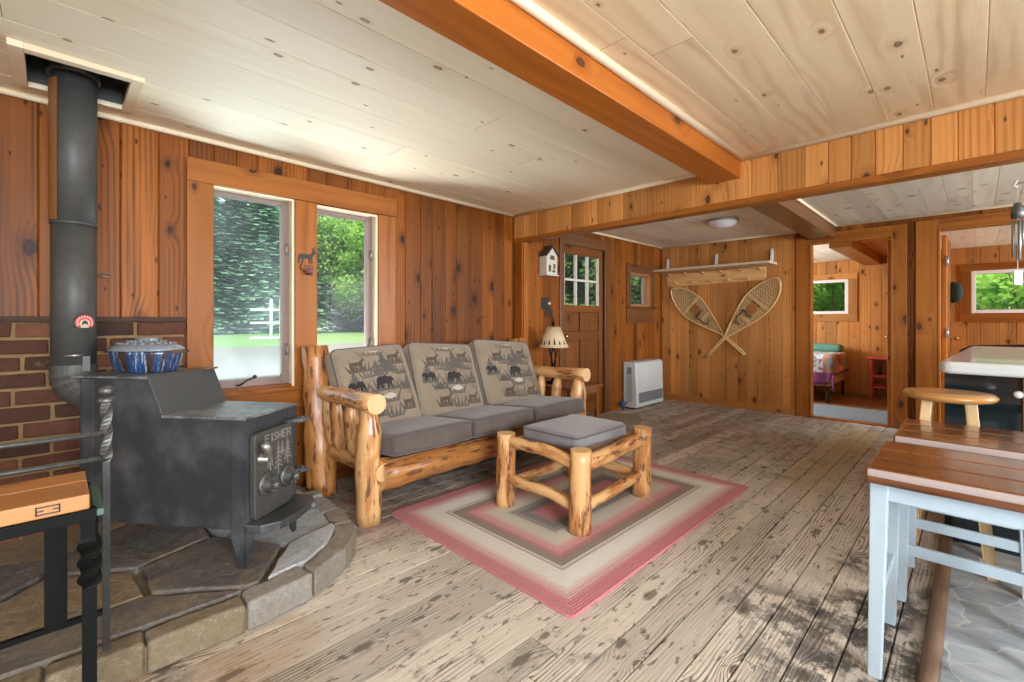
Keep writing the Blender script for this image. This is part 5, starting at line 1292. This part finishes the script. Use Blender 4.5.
# deer candle holder between the windows
dy, dzv = 1.2, 1.50; dh = thing('candle_holder', 'black deer silhouette candle holder between the two tall windows', 'candle holder', (XC, dy, dzv))
K = frame((XC, dy - .055, dzv + .01), V((0, 1, 0)), V((0, 0, 1)), V((1, 0, 0)))
mb = MB(); mb.prism([(p[0] * .112, p[1] * .112) for p in DEER], .004, K, z0=.001); mb.prism([(p[0] * .112, p[1] * .112) for p in [(.86, .74), (.80, .98), (.84, .99), (.90, .76)]], .004, K, z0=.001); mb.prism([(p[0] * .112, p[1] * .112) for p in [(.92, .74), (.96, .98), (1.0, .97), (.97, .74)]], .004, K, z0=.001); part(mb, 'deer_plate', ['black'], dh)
mb = MB(); mb.tube([(XC + .003, dy - .03, dzv + .02), (XC + .004, dy - .045, dzv - .02), (XC + .02, dy - .02, dzv - .045), (XC + .035, dy, dzv - .048)], .003, 6); mb.lathe([(.024, 0), (.024, .003), (0, .003)], 16, 0, Matrix.Translation((XC + .035, dy + .005, dzv - .066))); part(mb, 'bracket', ['black'], dh)
mb = MB(); mb.lathe([(.020, 0), (.024, .03), (.029, .056), (.027, .056), (.022, .03), (.018, .004), (0, .004)], 20, 0, Matrix.Translation((XC + .035, dy + .005, dzv - .062))); part(mb, 'glass_cup', ['cupg'], dh, label='clear votive glass')
mb = MB(); mb.lathe([(.017, 0), (.019, .024), (0, .024)], 16, 0, Matrix.Translation((XC + .035, dy + .005, dzv - .057))); part(mb, 'candle', ['purple'], dh)

# birdhouse, switch plate, bear plaque on the wall beside the door
bh = thing('birdhouse', 'little white birdhouse with dark roof hung beside the entry door', 'birdhouse', (XL, 3.66, 1.60)); bx0, bx1, by0, by1, bz0, bz1 = XL - .001, XL + .10, 3.575, 3.745, 1.60, 1.80; bm_ = (by0 + by1) / 2
mb = MB(); mb.prism([(by0, bz0), (by1, bz0), (by1, bz1), (bm_, bz1 + .085), (by0, bz1)], bx1 - bx0, frame((bx0, 0, 0), V((0, 1, 0)), V((0, 0, 1)), V((1, 0, 0)))); part(mb, 'house', ['ivory'], bh, .003)
mb = MB()
for sg, ye in ((-1, by0), (1, by1)): mb.prism([(bm_, bz1 + .087), (ye + sg * .015, bz1 - .012), (ye + sg * .015, bz1 + .003), (bm_, bz1 + .107)], bx1 - bx0 + .02, frame((bx0, 0, 0), V((0, 1, 0)), V((0, 0, 1)), V((1, 0, 0))))
part(mb, 'roof', ['roof'], bh)
mb = MB(); mb.box((bx1, bm_ - .03, 1.755), (bx1 + .004, bm_ + .035, 1.80), 1); mb.box((bx1, bm_ + .02, 1.66), (bx1 + .004, bm_ + .05, 1.715), 2); mb.box((bx1, bm_ - .055, 1.63), (bx1 + .004, bm_ - .02, 1.70), 2); mb.box((bx1, bm_ + .005, 1.625), (bx1 + .004, bm_ + .045, 1.65), 2); part(mb, 'openings', [plain('olive', (.10, .08, .02), .6)], bh)
mb = MB(); mb.box((bx0 - .0, by0 - .01, bz0 - .012), (bx1 + .02, by1 + .01, bz0), 1); part(mb, 'base_board', ['ivory'], bh, .002)
sw = thing('switch_plate', 'square black switch plate under the birdhouse', 'switch', (XL, 3.665, 1.30)); mb = MB(); mb.box((XL + .001, 3.60, 1.245), (XL + .009, 3.73, 1.365), 1); part(mb, 'plate', ['black'], sw, .003)
mb = MB(); mb.lathe([(.018, 0), (.018, .012), (.012, .02), (0, .021)], 16, 0, Matrix.Translation((XL + .008, 3.712, 1.305)) @ Matrix.Rotation(PI / 2, 4, 'Y')); part(mb, 'dimmer_knob', ['ivory'], sw)
mb = MB(); K = frame((XL - .001, 3.655, 1.17), V((0, 1, 0)), V((0, 0, 1)), V((1, 0, 0))); mb.prism([(p[0] * .125, p[1] * .10 + .010) for p in BEAR], .006, K); mb.box((0, 0, 0), (.13, .010, .006), 0, Mx=K)
for k in range(3): mb.tube([K @ V((.02 + .045 * k, .002, .004)), K @ V((.02 + .045 * k, -.015, .012)), K @ V((.02 + .045 * k, -.012, .025))], .003, 6)
tag(mb.build('bear_hook_rack', ['black'], origin=(XL, 3.73, 1.15)), 'tiny black bear key rack below the switch plate', 'hook')

# ------------------------------------------------------------------ counter, stools
ct = thing('kitchen_counter', 'white laminate topped counter with dark glossy end panel', 'counter', (.5, 4.3, 0))
mb = MB(); pl = [(1.3, 3.20), (1.3, 5.3), (-.03, 5.3)] + [(-.03 - .002 * k, 5.25) for k in (1,)] + [(-.135, 3.26), (-.128, 3.225), (-.10, 3.20)]; mb.prism(pl, .062, Matrix.Translation((0, 0, .858))); part(mb, 'countertop', ['laminate'], ct, .022, 'white rounded-edge countertop', seg=4)
mb = MB(); mb.box((-.115, 3.262, 0), (.155, 3.285, .855), 2); part(mb, 'end_panel', ['teal'], ct, .002, 'dark teal black glossy panel')
mb = MB(); mb.box((-.10, 3.288, .0), (1.28, 5.2, .855), 1); part(mb, 'cabinet', ['pine_trim'], ct)
mb = MB(); mb.box((.157, 3.24, 0), (.24, 3.29, .855), 2); part(mb, 'corner_post', ['pine_light'], ct, .003)
mb = MB(); mb.lathe([(.010, 0), (.010, .010), (.017, .016), (.018, .022), (.010, .03), (0, .031)], 16, 0, Matrix.Translation((.142, 3.264, .775)) @ Matrix.Rotation(PI / 2, 4, 'X')); part(mb, 'knob', ['white'], ct, label='white round knob')

def make_stool(label, dx, dy, rails):
    r = thing('counter_stool', label, 'stool', (-.075 + dx, 2.0 + dy, 0), 0, 'counter stools with dark seats')
    Q = Matrix.Translation((dx, dy, 0)); x0, x1, y0, y1, zt = -.245, .165, 1.795, 2.245, .672
    mb = MB(); n = 3
    for k in range(n): w = (y1 - y0) / n; mb.box((x0, y0 + w * k, .622), (x1, y0 + w * (k + 1), zt), 0, tone=random.random(), Mx=Q)
    part(mb, 'seat', ['walnut'], r, .009, 'dark varnished plank seat', seg=3)
    mb = MB(); mb.box((x0 + .006, y0 - .0035, .646), (x1 - .006, y0 + .004, .669), 0, Mx=Q); part(mb, 'worn_front_edge', ['worn_edge'], r, .003, 'pale worn front edge')
    for (lx_, ly_) in ((-.215, 1.86), (.125, 1.86), (-.215, 2.205), (.125, 2.205)):
        sx = -.012 if lx_ < 0 else .012; sy = -.008 if ly_ < 2 else .008; a, b = .023, .016; mb = MB()
        mb.hexa([(lx_ + (a if k & 1 else -a) * (1 if k & 4 else .75) + (0 if k & 4 else sx), ly_ + (a if k & 2 else -a) * (1 if k & 4 else .75) + (0 if k & 4 else sy), .622 if k & 4 else 0.) for k in range(8)], 2, Mx=Q); part(mb, 'leg', ['stoolp'], r, .003)
    for p, q in (((-.195, 1.845, .565), (.105, 1.865, .622)), ((-.195, 2.20, .565), (.105, 2.22, .622)), ((-.228, 1.88, .565), (-.208, 2.185, .622)), ((.118, 1.88, .565), (.138, 2.185, .622))):
        mb = MB(); mb.box(p, q, Mx=Q); part(mb, 'apron', ['stoolp'], r, .002)
    for (p, q) in rails: mb = MB(); mb.box(p, q, Mx=Q); part(mb, 'stretcher', ['stoolp'], r, .002)
    return r
make_stool('nearest pale blue counter stool with dark varnished seat', 0, 0, (((-.232, 1.875, .235), (-.212, 2.19, .268)), ((.122, 1.875, .235), (.142, 2.19, .268))))
make_stool('pale blue counter stool behind the nearest one, chipped white seat edge', .012, .575, (((-.205, 1.843, .19), (.115, 1.861, .232)), ((-.205, 2.198, .185), (.115, 2.216, .227)), ((-.205, 2.200, .275), (.115, 2.216, .31))))
bs = thing('bar_stool', 'light birch bar stool with round seat in front of the white counter', 'stool', (-.092, 3.0, 0)); bx, by = -.092, 3.0
mb = MB(); mb.lathe([(.13, .752), (.155, .758), (.166, .77), (.166, .778), (.155, .789), (.12, .792), (0, .787)], 40, 0, Matrix.Translation((bx, by, 0))); part(mb, 'seat', ['birch_seat'], bs)
legs = []
for k, a in enumerate((-PI / 4 + .1, PI / 4, 3 * PI / 4, 5 * PI / 4)):
    t = V((bx + .10 * math.cos(a), by + .10 * math.sin(a), .755)); b = V((bx + .185 * math.cos(a), by + .185 * math.sin(a), 0)); legs.append((t, b)); mb = MB(); mb.tube([t, b], [.027, .024], 4, sm=False); part(mb, 'leg', ['birch'], bs, .003)
for z, fr in ((.27, .0), (.37, .0)):
    for k in range(4):
        if (k % 2) != (0 if z < .3 else 1): continue
        (t1, b1), (t2, b2) = legs[k], legs[(k + 1) % 4]; u = 1 - z / .755; mb = MB(); mb.tube([t1.lerp(b1, u), t2.lerp(b2, u)], .012, 10); part(mb, 'rung', ['birch'], bs)

# wind chime
wx, wy = .222, 5.17; wc = thing('wind_chime', 'metal tube wind chime hanging from the grey back ceiling', 'wind chime', (wx, wy, 1.4))
mb = MB(); mb.tube([(wx, wy, 2.19), (wx - .012, wy, 2.165), (wx - .02, wy, 2.15), (wx, wy, 2.135)], .004, 6); part(mb, 'hook', ['white'], wc)
mb = MB(); mb.tube([(wx, wy, 2.14), (wx, wy, 1.42)], .0018, 6)
for k in range(3): a = 2 * PI * k / 3; mb.tube([(wx, wy, 2.02), (wx + .028 * math.cos(a), wy + .028 * math.sin(a), 1.905)], .0012, 4)
part(mb, 'cord', ['cord'], wc)
mb = MB(); mb.lathe([(0, 2.02), (.02, 2.015), (.038, 1.95), (.036, 1.90), (.0, 1.905)], 20, 0, Matrix.Translation((wx, wy, 0))); part(mb, 'top_bell', ['ironsil'], wc)
for k in range(5):
    a = 2 * PI * k / 5; L = .20 + .025 * k; mb = MB(); p = (wx + .028 * math.cos(a), wy + .028 * math.sin(a)); mb.tube([(p[0], p[1], 1.90), (p[0], p[1], 1.88)], .001, 4); mb.tube([(p[0], p[1], 1.88), (p[0], p[1], 1.88 - L)], .009, 10); part(mb, 'tube', ['chrome'], wc)
mb = MB(); mb.lathe([(.022, 1.70), (.022, 1.712), (0, 1.712)], 16, 0, Matrix.Translation((wx, wy, 0))); part(mb, 'clapper', ['ivory'], wc)
mb = MB(); mb.prism(rrect(-.035, -.055, .035, .055, .015), .006, frame((wx - .0, wy, 1.45), V((.7, .71, 0)), V((0, 0, 1)), V((.71, -.7, 0)))); part(mb, 'sail', ['ironsil'], wc, .001)

# cap on the open plank door
cq = LM @ V((.60, -.003, 1.44)); cp = thing('baseball_cap', 'dark green cap hanging on the open door at right', 'cap', tuple(cq))
K = LM @ Matrix.Translation((.62, -.004, 1.43)) @ Matrix.Rotation(PI / 2, 4, 'X')
mb = MB(); mb.lathe([(.085, 0), (.088, .01), (.085, .045), (.065, .08), (.03, .09), (0, .094)], 24, 0, K, sx=.8, sy=1.3); part(mb, 'crown', ['capg'], cp)
mb = MB(); mb.prism([(-.066, -.07), (-.06, -.15), (0, -.20), (.06, -.15), (.066, -.07), (0, -.09)], .006, K @ Matrix.Translation((0, 0, .012)) @ Matrix.Rotation(-.12, 4, 'X')); part(mb, 'visor', ['capg'], cp, .002)
mb = MB(); mb.tube([LM @ V((.62, 0, 1.53)), LM @ V((.62, -.03, 1.53)), LM @ V((.62, -.04, 1.55))], .004, 6); part(mb, 'hook', ['chrome'], cp)

# ------------------------------------------------------------------ first bedroom
bd = thing('bed', 'low bed frame with mattress in the first bedroom', 'bed', (-2.3, 8.05, 0))
mb = MB(); mb.box((-3.1, 7.52, .22), (-1.42, 7.55, .34), 0); mb.box((-3.1, 8.57, .22), (-1.42, 8.6, .34), 0); mb.box((-1.45, 7.55, .22), (-1.42, 8.57, .34), 1); part(mb, 'rail', ['shelfw'], bd, .003)
for x in (-3.05, -1.44):
    for y in (7.545, 8.575): mb = MB(); mb.tube([(x, y, -.01), (x, y, .22)], .02, 10); part(mb, 'leg', ['rubber'], bd)
mb = MB(); rbox(mb, .83, .52, .10, .05, Matrix.Translation((-2.25, 8.06, .51)), (0, 0, .01)); part(mb, 'mattress', ['sheet'], bd)
mb = MB(); mb.box((-3.05, 7.56, .34), (-1.46, 8.56, .41), 0); part(mb, 'box_base', ['sheet'], bd, .01)
# quilt draped over the bed
def quilt(u, v):
    x = -3.1 + 1.87 * u; y = 7.285 + 1.115 * v; xe, ye = -1.39, 7.52; z = .632
    ox, oy = max(0, x - xe), max(0, ye - y); n = .012 * math.sin(x * 21) * min(1, oy * 6) + .014 * math.sin(y * 19) * min(1, ox * 6)
    if ox > 0 or oy > 0:
        x2 = xe + min(ox, .02) + .10 * ox + n * (ox > 0); y2 = ye - min(oy, .02) - .08 * oy + n * (oy > 0); dz = max(ox, oy) * 1.75 if not (ox and oy) else (ox + oy) * 1.25
        return (x2 if ox else x, y2 if oy else y, z - max(0, dz - .02))
    return (x, y, z + .006 * math.sin(x * 9) * math.sin(y * 8))
mb = MB(); mb.grid(quilt, 60, 40)
o = mb.build('quilt', ['quilt'], origin=(-2.2, 7.9, .6)); tag(o, 'patchwork quilt hanging over the corner of the bed', 'quilt'); sm = o.modifiers.new('solid', 'SOLIDIFY'); sm.thickness = .012; sm.offset = 1
mb = MB(); rbox(mb, .78, .14, .055, .05, Matrix.Translation((-2.2, 8.46, .70)), (0, 0, .02)); tag(mb.build('folded_blanket', ['greenb'], origin=(-2.2, 8.46, .65)), 'folded green blanket along the far side of the bed', 'blanket')
ns = thing('nightstand', 'red painted open nightstand by the bedroom wall', 'nightstand', (-.93, 8.52, -.012))
mb = MB(); mb.box((-1.12, 8.36, .565), (-.74, 8.70, .592), 0); part(mb, 'top', ['redwood'], ns, .004)
for x in (-1.075, -.80):
    for y in (8.40, 8.66): mb = MB(); mb.box((x - .019, y - .019, -.012), (x + .019, y + .019, .565), 2); part(mb, 'leg', ['redwood'], ns, .003)
for z in (.30, .14): mb = MB(); mb.box((-1.06, 8.39, z), (-.81, 8.67, z + .035), 0); part(mb, 'shelf', ['redwood'], ns, .003)
mb = MB(); mb.tube([(-.985, 8.52, .335), (-.985, 8.52, .47)], [.022, .022], 14); mb.tube([(-.985, 8.52, .47), (-.985, 8.52, .52)], [.012, .012], 12); tag(mb.build('bottle', ['rubber'], origin=(-.985, 8.52, .335)), 'dark bottle on the upper shelf of the red nightstand', 'bottle')
mb = MB(); mb.prism(rrect(-2.2, 6.36, -.66, 7.32, .01), .01, Matrix.Translation((0, 0, -.0115))); tag(mb.build('bedroom_floor_patch', ['bluegrey'], bevel=.003, origin=(-1.4, 6.9, -.011)), 'thin blue grey patch on the bedroom floor inside the door', 'rug')  # flat blue grey layer just inside the bedroom door
# iron bedstead in the second bedroom
ib = thing('bedstead', 'dark metal bed foot behind the white counter at right', 'bed', (.35, 6.9, 0))
mb = MB(); mb.tube([(-.13, 6.95, -.01), (-.13, 6.95, .74), (-.11, 6.95, .80), (-.04, 6.95, .845), (.35, 6.95, .87), (.74, 6.95, .845), (.81, 6.95, .80), (.83, 6.95, .74), (.83, 6.95, -.01)], .014, 10); part(mb, 'frame', ['black'], ib)
for x in (.05, .2, .35, .5, .65): mb = MB(); mb.tube([(x, 6.95, .35), (x, 6.95, .855)], .006, 8); part(mb, 'spindle', ['black'], ib)
mb = MB(); mb.tube([(-.13, 6.95, .35), (.83, 6.95, .35)], .010, 8); part(mb, 'cross_rail', ['black'], ib)

# ------------------------------------------------------------------ outdoors
GZ = -.38
mb = MB(); mb.box((-90, -40, GZ - .3), (-29, 70, GZ)); mb.box((-29, 14.5, GZ - .3), (-3.35, 70, GZ)); mb.box((-3.35, 8.9, GZ - .3), (40, 70, GZ))
tag(mb.build('lawn', ['lawn']), 'bright green lawn beyond the windows', 'grass', kind='stuff')
mb = MB(); mb.box((-29, -40, GZ - .3), (-3.35, 14.5, GZ + .002)); mb.box((-3.35, -40, GZ - .3), (40, -2.6, GZ)); mb.box((3., -2.6, GZ - .3), (40, 8.9, GZ))
tag(mb.build('gravel_drive', ['gravel']), 'pale gravel drive outside the left windows', 'drive', kind='stuff')

def card(vs, fs, p, d, n, w, l):
    d = d.normalized(); sdd = d.cross(n)
    if sdd.length < 1e-4: sdd = V((1, 0, 0))
    sdd.normalize(); b = len(vs); vs += [p - sdd * w * .2, p + sdd * w * .2, p + d * l * .6 + sdd * w * .5, p + d * l, p + d * l * .6 - sdd * w * .5]; fs.append((b, b + 1, b + 2, b + 3, b + 4))
def make_spruce(H, R, name, label, seed):
    rr = random.Random(seed); r = thing(name, label, 'tree', (0, 0, GZ))
    mb = MB(); mb.tube([(0, 0, GZ), (0, 0, GZ + H * .5), (0, 0, GZ + H * .97)], [H * .014, H * .009, .02], 8); part(mb, 'trunk', ['bark'], r)
    mb = MB(); z = .6
    while z < H:
        f = 1 - z / H; rad = R * f ** .85 + .12; nb = int(9 + 11 * f); a0 = rr.random() * 6
        for k in range(nb):
            a = a0 + 2 * PI * k / nb + rr.uniform(-.2, .2); L = rad * rr.uniform(.75, 1.1); out = V((math.cos(a), math.sin(a), 0)); m = max(2, int(L / .36))
            for i in range(m):
                t = (i + .6) / m; p = out * L * t + V((rr.uniform(-.12, .12), rr.uniform(-.12, .12), z - .30 * L * t * t + GZ + rr.uniform(-.22, .22))); 
                for sg in (-1, 0, 1):
                    vs, fs = [], []; d = out + V((-out.y, out.x, 0)) * sg * .9 + V((0, 0, -.25 + rr.uniform(-.15, .15))); card(vs, fs, p, d, V((0, 0, 1)) + out * .3 + V((rr.uniform(-.4, .4), rr.uniform(-.4, .4), 0)), .40, .62); mb.add(vs, fs, [[(0, 0)] * 5], min(1, max(0, .1 + .55 * t * rr.random() + .45 * rr.random())))
        z += .34 + .14 * (1 - f) + rr.uniform(-.08, .08)
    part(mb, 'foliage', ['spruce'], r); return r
def make_leafy(H, R, name, label, seed, mat, n=4200, trunk=True, size=.34, zmin=.0, cat='tree'):
    rr = random.Random(seed); r = thing(name, label, cat, (0, 0, GZ))
    mb = MB()
    if trunk:
        mb.tube([(0, 0, GZ), (.1, .05, GZ + H * .4), (.0, .1, GZ + H * .8)], [H * .016, H * .011, .03], 8)
        for k in range(5): a = k * 1.3; mb.tube([(.05, .03, GZ + H * (.3 + .07 * k)), (R * .6 * math.cos(a), R * .6 * math.sin(a), GZ + H * (.45 + .08 * k))], [.07, .02], 6)
    else:
        for k in range(6): a = k; mb.tube([(0, 0, GZ), (R * .5 * math.cos(a), R * .5 * math.sin(a), GZ + H * .7)], [.03, .008], 6)
    part(mb, 'trunk' if trunk else 'stems', ['bark'], r)
    bl = []
    for k in range(16 if trunk else 9):
        a = rr.random() * 2 * PI; t = rr.random(); z = zmin + (H - zmin) * (.12 + .82 * t); w = R * (1 - .55 * abs(t - .35)) * .62; bl.append((V((w * math.cos(a), w * math.sin(a), z + GZ)), R * rr.uniform(.38, .62)))
    mb = MB()
    for k in range(n):
        c, q = rr.choice(bl); d = V((rr.gauss(0, 1), rr.gauss(0, 1), rr.gauss(0, 1))).normalized(); p = c + d * q * rr.uniform(.55, 1.02) * (1 if abs(d.z) < .9 else .8)
        if p.z < GZ + .05: p.z = GZ + .05 + rr.random() * .3
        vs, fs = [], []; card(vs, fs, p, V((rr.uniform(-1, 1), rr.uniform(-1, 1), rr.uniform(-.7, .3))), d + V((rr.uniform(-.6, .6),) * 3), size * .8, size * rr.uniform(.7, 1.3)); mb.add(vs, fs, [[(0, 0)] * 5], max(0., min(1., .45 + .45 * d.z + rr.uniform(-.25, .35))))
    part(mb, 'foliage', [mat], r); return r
FAR = 'trees beyond the left windows'
sp0 = make_spruce(21, 4.1, 'spruce_tree', 'tall blue green spruce in the row beyond the drive', 1); sp0['group'] = FAR
sp0.location = (-58, 11, GZ); MW[sp0.name] = None
lf0 = make_leafy(14, 3.6, 'broadleaf_tree', 'bright green leafy tree at the lawn edge beyond the drive', 2, 'leafy'); lf0['group'] = FAR; lf0.location = (-50, 25.5, GZ)
rt = random.Random(5)
for k, (x, y) in enumerate([(-60, 4), (-57, 7.4), (-68, 30), (-66, 34), (-69, 38), (-66, 42), (-72, 34.5), (-58, 17), (-63, 25), (-73, 10), (-74, 14), (-75, 23), (-62, 31), (-59, 41), (-59, 14.5), (-61, 18), (-56, 20.5), (-64, 9), (-65, 13), (-66, 16.5), (-65, 22), (-63, 1), (-70, 26), (-62, 28), (-72, 6), (-72, 19)]):
    copy_tree(sp0, (x, y, GZ), 'tall blue green spruce in the row beyond the drive', rt.random() * 6, FAR)
for k, (x, y) in enumerate([(-51, 29.5), (-48, 33), (-53, 27), (-57, 29), (-60, 26), (-52, 35.5), (-50, 40), (-55, 23.5), (-56, 33), (-47, 37.5), (-58, 38)]):
    copy_tree(lf0, (x, y, GZ), 'bright green leafy tree at the lawn edge beyond the drive', rt.random() * 6, FAR)
lf1 = make_leafy(7, 2.4, 'young_tree', 'leafy young tree outside the entry door', 3, 'leafd', 9000, True, .17, .3); lf1['group'] = 'young trees outside the entry door'; lf1.location = (-11, 12.5, GZ)
for x, y in ((-13, 16), (-9.5, 17), (-14, 20.5), (-10.5, 22), (-17, 14), (-8, 14.5), (-18.5, 19), (-12, 18.3), (-16, 23), (-12, 25), (-20, 24), (-15.5, 17.5), (-21, 16.5), (-9.5, 20), (-7.3, 17.5)): copy_tree(lf1, (x, y, GZ), 'leafy young tree outside the entry door', rt.random() * 6, 'young trees outside the entry door')
bu0 = make_leafy(3.4, 1.25, 'bush', 'green bush close outside the bedroom windows', 4, 'bush', 9000, False, .095, 0., 'bush'); bu0['group'] = 'bushes outside the bedroom windows'; bu0.location = (-2.1, 11.2, GZ)
for x, y in ((-3.6, 11.6), (-.7, 11.5), (.8, 11.2), (2.2, 11.6), (-2.1, 15.5), (-.4, 15.4), (1.2, 15.6), (2.8, 15.2), (-3.8, 15.3), (-2.9, 13.4), (-1.3, 13.2), (.3, 13.5), (1.7, 13.3), (3.4, 12.6), (-4.6, 13.)): copy_tree(bu0, (x, y, GZ), 'green bush close outside the bedroom windows', rt.random() * 6, 'bushes outside the bedroom windows')
# canoe rack on the lawn
rk = thing('canoe_rack', 'white wooden boat rack on the lawn beyond the drive', 'rack', (-38.5, 11.9, GZ))
for (x, y) in ((-38.5, 11.85), (-37.9, 12.35)):
    mb = MB(); mb.box((x - .08, y - .08, GZ), (x + .08, y + .08, GZ + 3.15), 2); part(mb, 'post', ['canopyw'], rk)
    for z in (.15, 1.3, 2.3): mb = MB(); mb.box((x - .06, y - 1.45, GZ + z - .08), (x + .06, y + .3, GZ + z + .08), 1); part(mb, 'arm', ['canopyw'], rk)

# ------------------------------------------------------------------ sun, sky and added fill lamps
def area(name, loc, rot, sx, sy, p, col):
    l = bpy.data.lights.new(name, 'AREA'); l.shape = 'RECTANGLE'; l.size = sx; l.size_y = sy; l.energy = p; l.color = col
    o = bpy.data.objects.new(name, l); COL.objects.link(o); o.location = loc; o.rotation_euler = rot; return o
FILL = (.88, .94, 1.)  # cool tint of the added fill lamps
area('fill_near_opening', (-1.45, YN - .05, 1.4), (-PI / 2 - .15, 0, 0), 2.2, 1.25, 42, FILL)  # added fill lamps in the unseen openings behind the camera
area('fill_near_opening.001', (1.35, YN - .05, 1.4), (-PI / 2 - .15, 0, 0), 1.8, 1.25, 150, FILL)
area('fill_right_opening', (XR + .05, -.35, 1.4), (0, PI / 2 + .15, 0), 1.15, 2.4, 185, FILL)  # added fill lamps in the unseen openings of the right wall
area('fill_right_opening.001', (XR + .05, 4.85, 1.45), (0, PI / 2 + .1, 0), 1.05, 1.8, 120, FILL)
area('fill_bedroom_opening', (XL - .16, 7.05, 1.4), (0, -PI / 2, 0), .9, .6, 70, FILL)  # added fill lamps brighten both bedrooms through unseen openings
area('fill_bedroom_opening.001', (XR + .16, 7.6, 1.4), (0, PI / 2, 0), 1., 1.4, 70, FILL)
area('fill_below_sill', (XL - .55, 1.2, .35), (0, math.radians(-140), 0), .6, 1.2, 60, FILL)  # added lamp hidden below the sill, brightens the left ceiling like ground bounce
sun = bpy.data.lights.new('sun', 'SUN'); sun.energy = 2.3; sun.angle = .02; sun.color = (1, .95, .86)
so = bpy.data.objects.new('sun', sun); COL.objects.link(so); so.rotation_euler = (math.radians(33), 0, math.radians(50))
w = bpy.data.worlds.new('sky'); S.world = w; w.use_nodes = True; nt = w.node_tree; nt.nodes.clear()
sky = nt.nodes.new('ShaderNodeTexSky'); sky.sky_type = 'NISHITA'; sky.sun_disc = False; sky.sun_elevation = math.radians(52); sky.sun_rotation = 2.4; sky.air_density = 1.; sky.dust_density = 2.
mx = nt.nodes.new('ShaderNodeMix'); mx.data_type = 'RGBA'; mx.inputs[0].default_value = .72; mx.inputs[7].default_value = (1.0, .98, .94, 1)
sc_ = nt.nodes.new('ShaderNodeVectorMath'); sc_.operation = 'SCALE'; sc_.inputs['Scale'].default_value = .12
bg = nt.nodes.new('ShaderNodeBackground'); bg.inputs[1].default_value = 1.45; ou = nt.nodes.new('ShaderNodeOutputWorld')
nt.links.new(sky.outputs[0], sc_.inputs[0]); nt.links.new(sc_.outputs[0], mx.inputs[6]); nt.links.new(mx.outputs[2], bg.inputs[0]); nt.links.new(bg.outputs[0], ou.inputs[0])

# ------------------------------------------------------------------ camera
cam = bpy.data.cameras.new('camera'); cam.sensor_width = 36; cam.lens = 460 / 1024 * 36; cam.shift_y = -21 / 1024; cam.clip_end = 300
cam.shift_y = (320 - 341) / 1024
co = bpy.data.objects.new('camera', cam); COL.objects.link(co); co.location = (0, 0, 1.13); co.rotation_euler = (PI / 2, 0, math.atan2(464, 460)); S.camera = co
S.view_settings.view_transform = 'Standard'; S.view_settings.look = 'None'; S.view_settings.exposure = .80; S.view_settings.gamma = 1; S.view_settings.use_curve_mapping = False
S.cycles.use_denoising = True; S.cycles.max_bounces = 10; S.cycles.diffuse_bounces = 6; S.cycles.transparent_max_bounces = 16; S.cycles.sample_clamp_indirect = 8; S.cycles.caustics_reflective = False; S.cycles.caustics_refractive = False
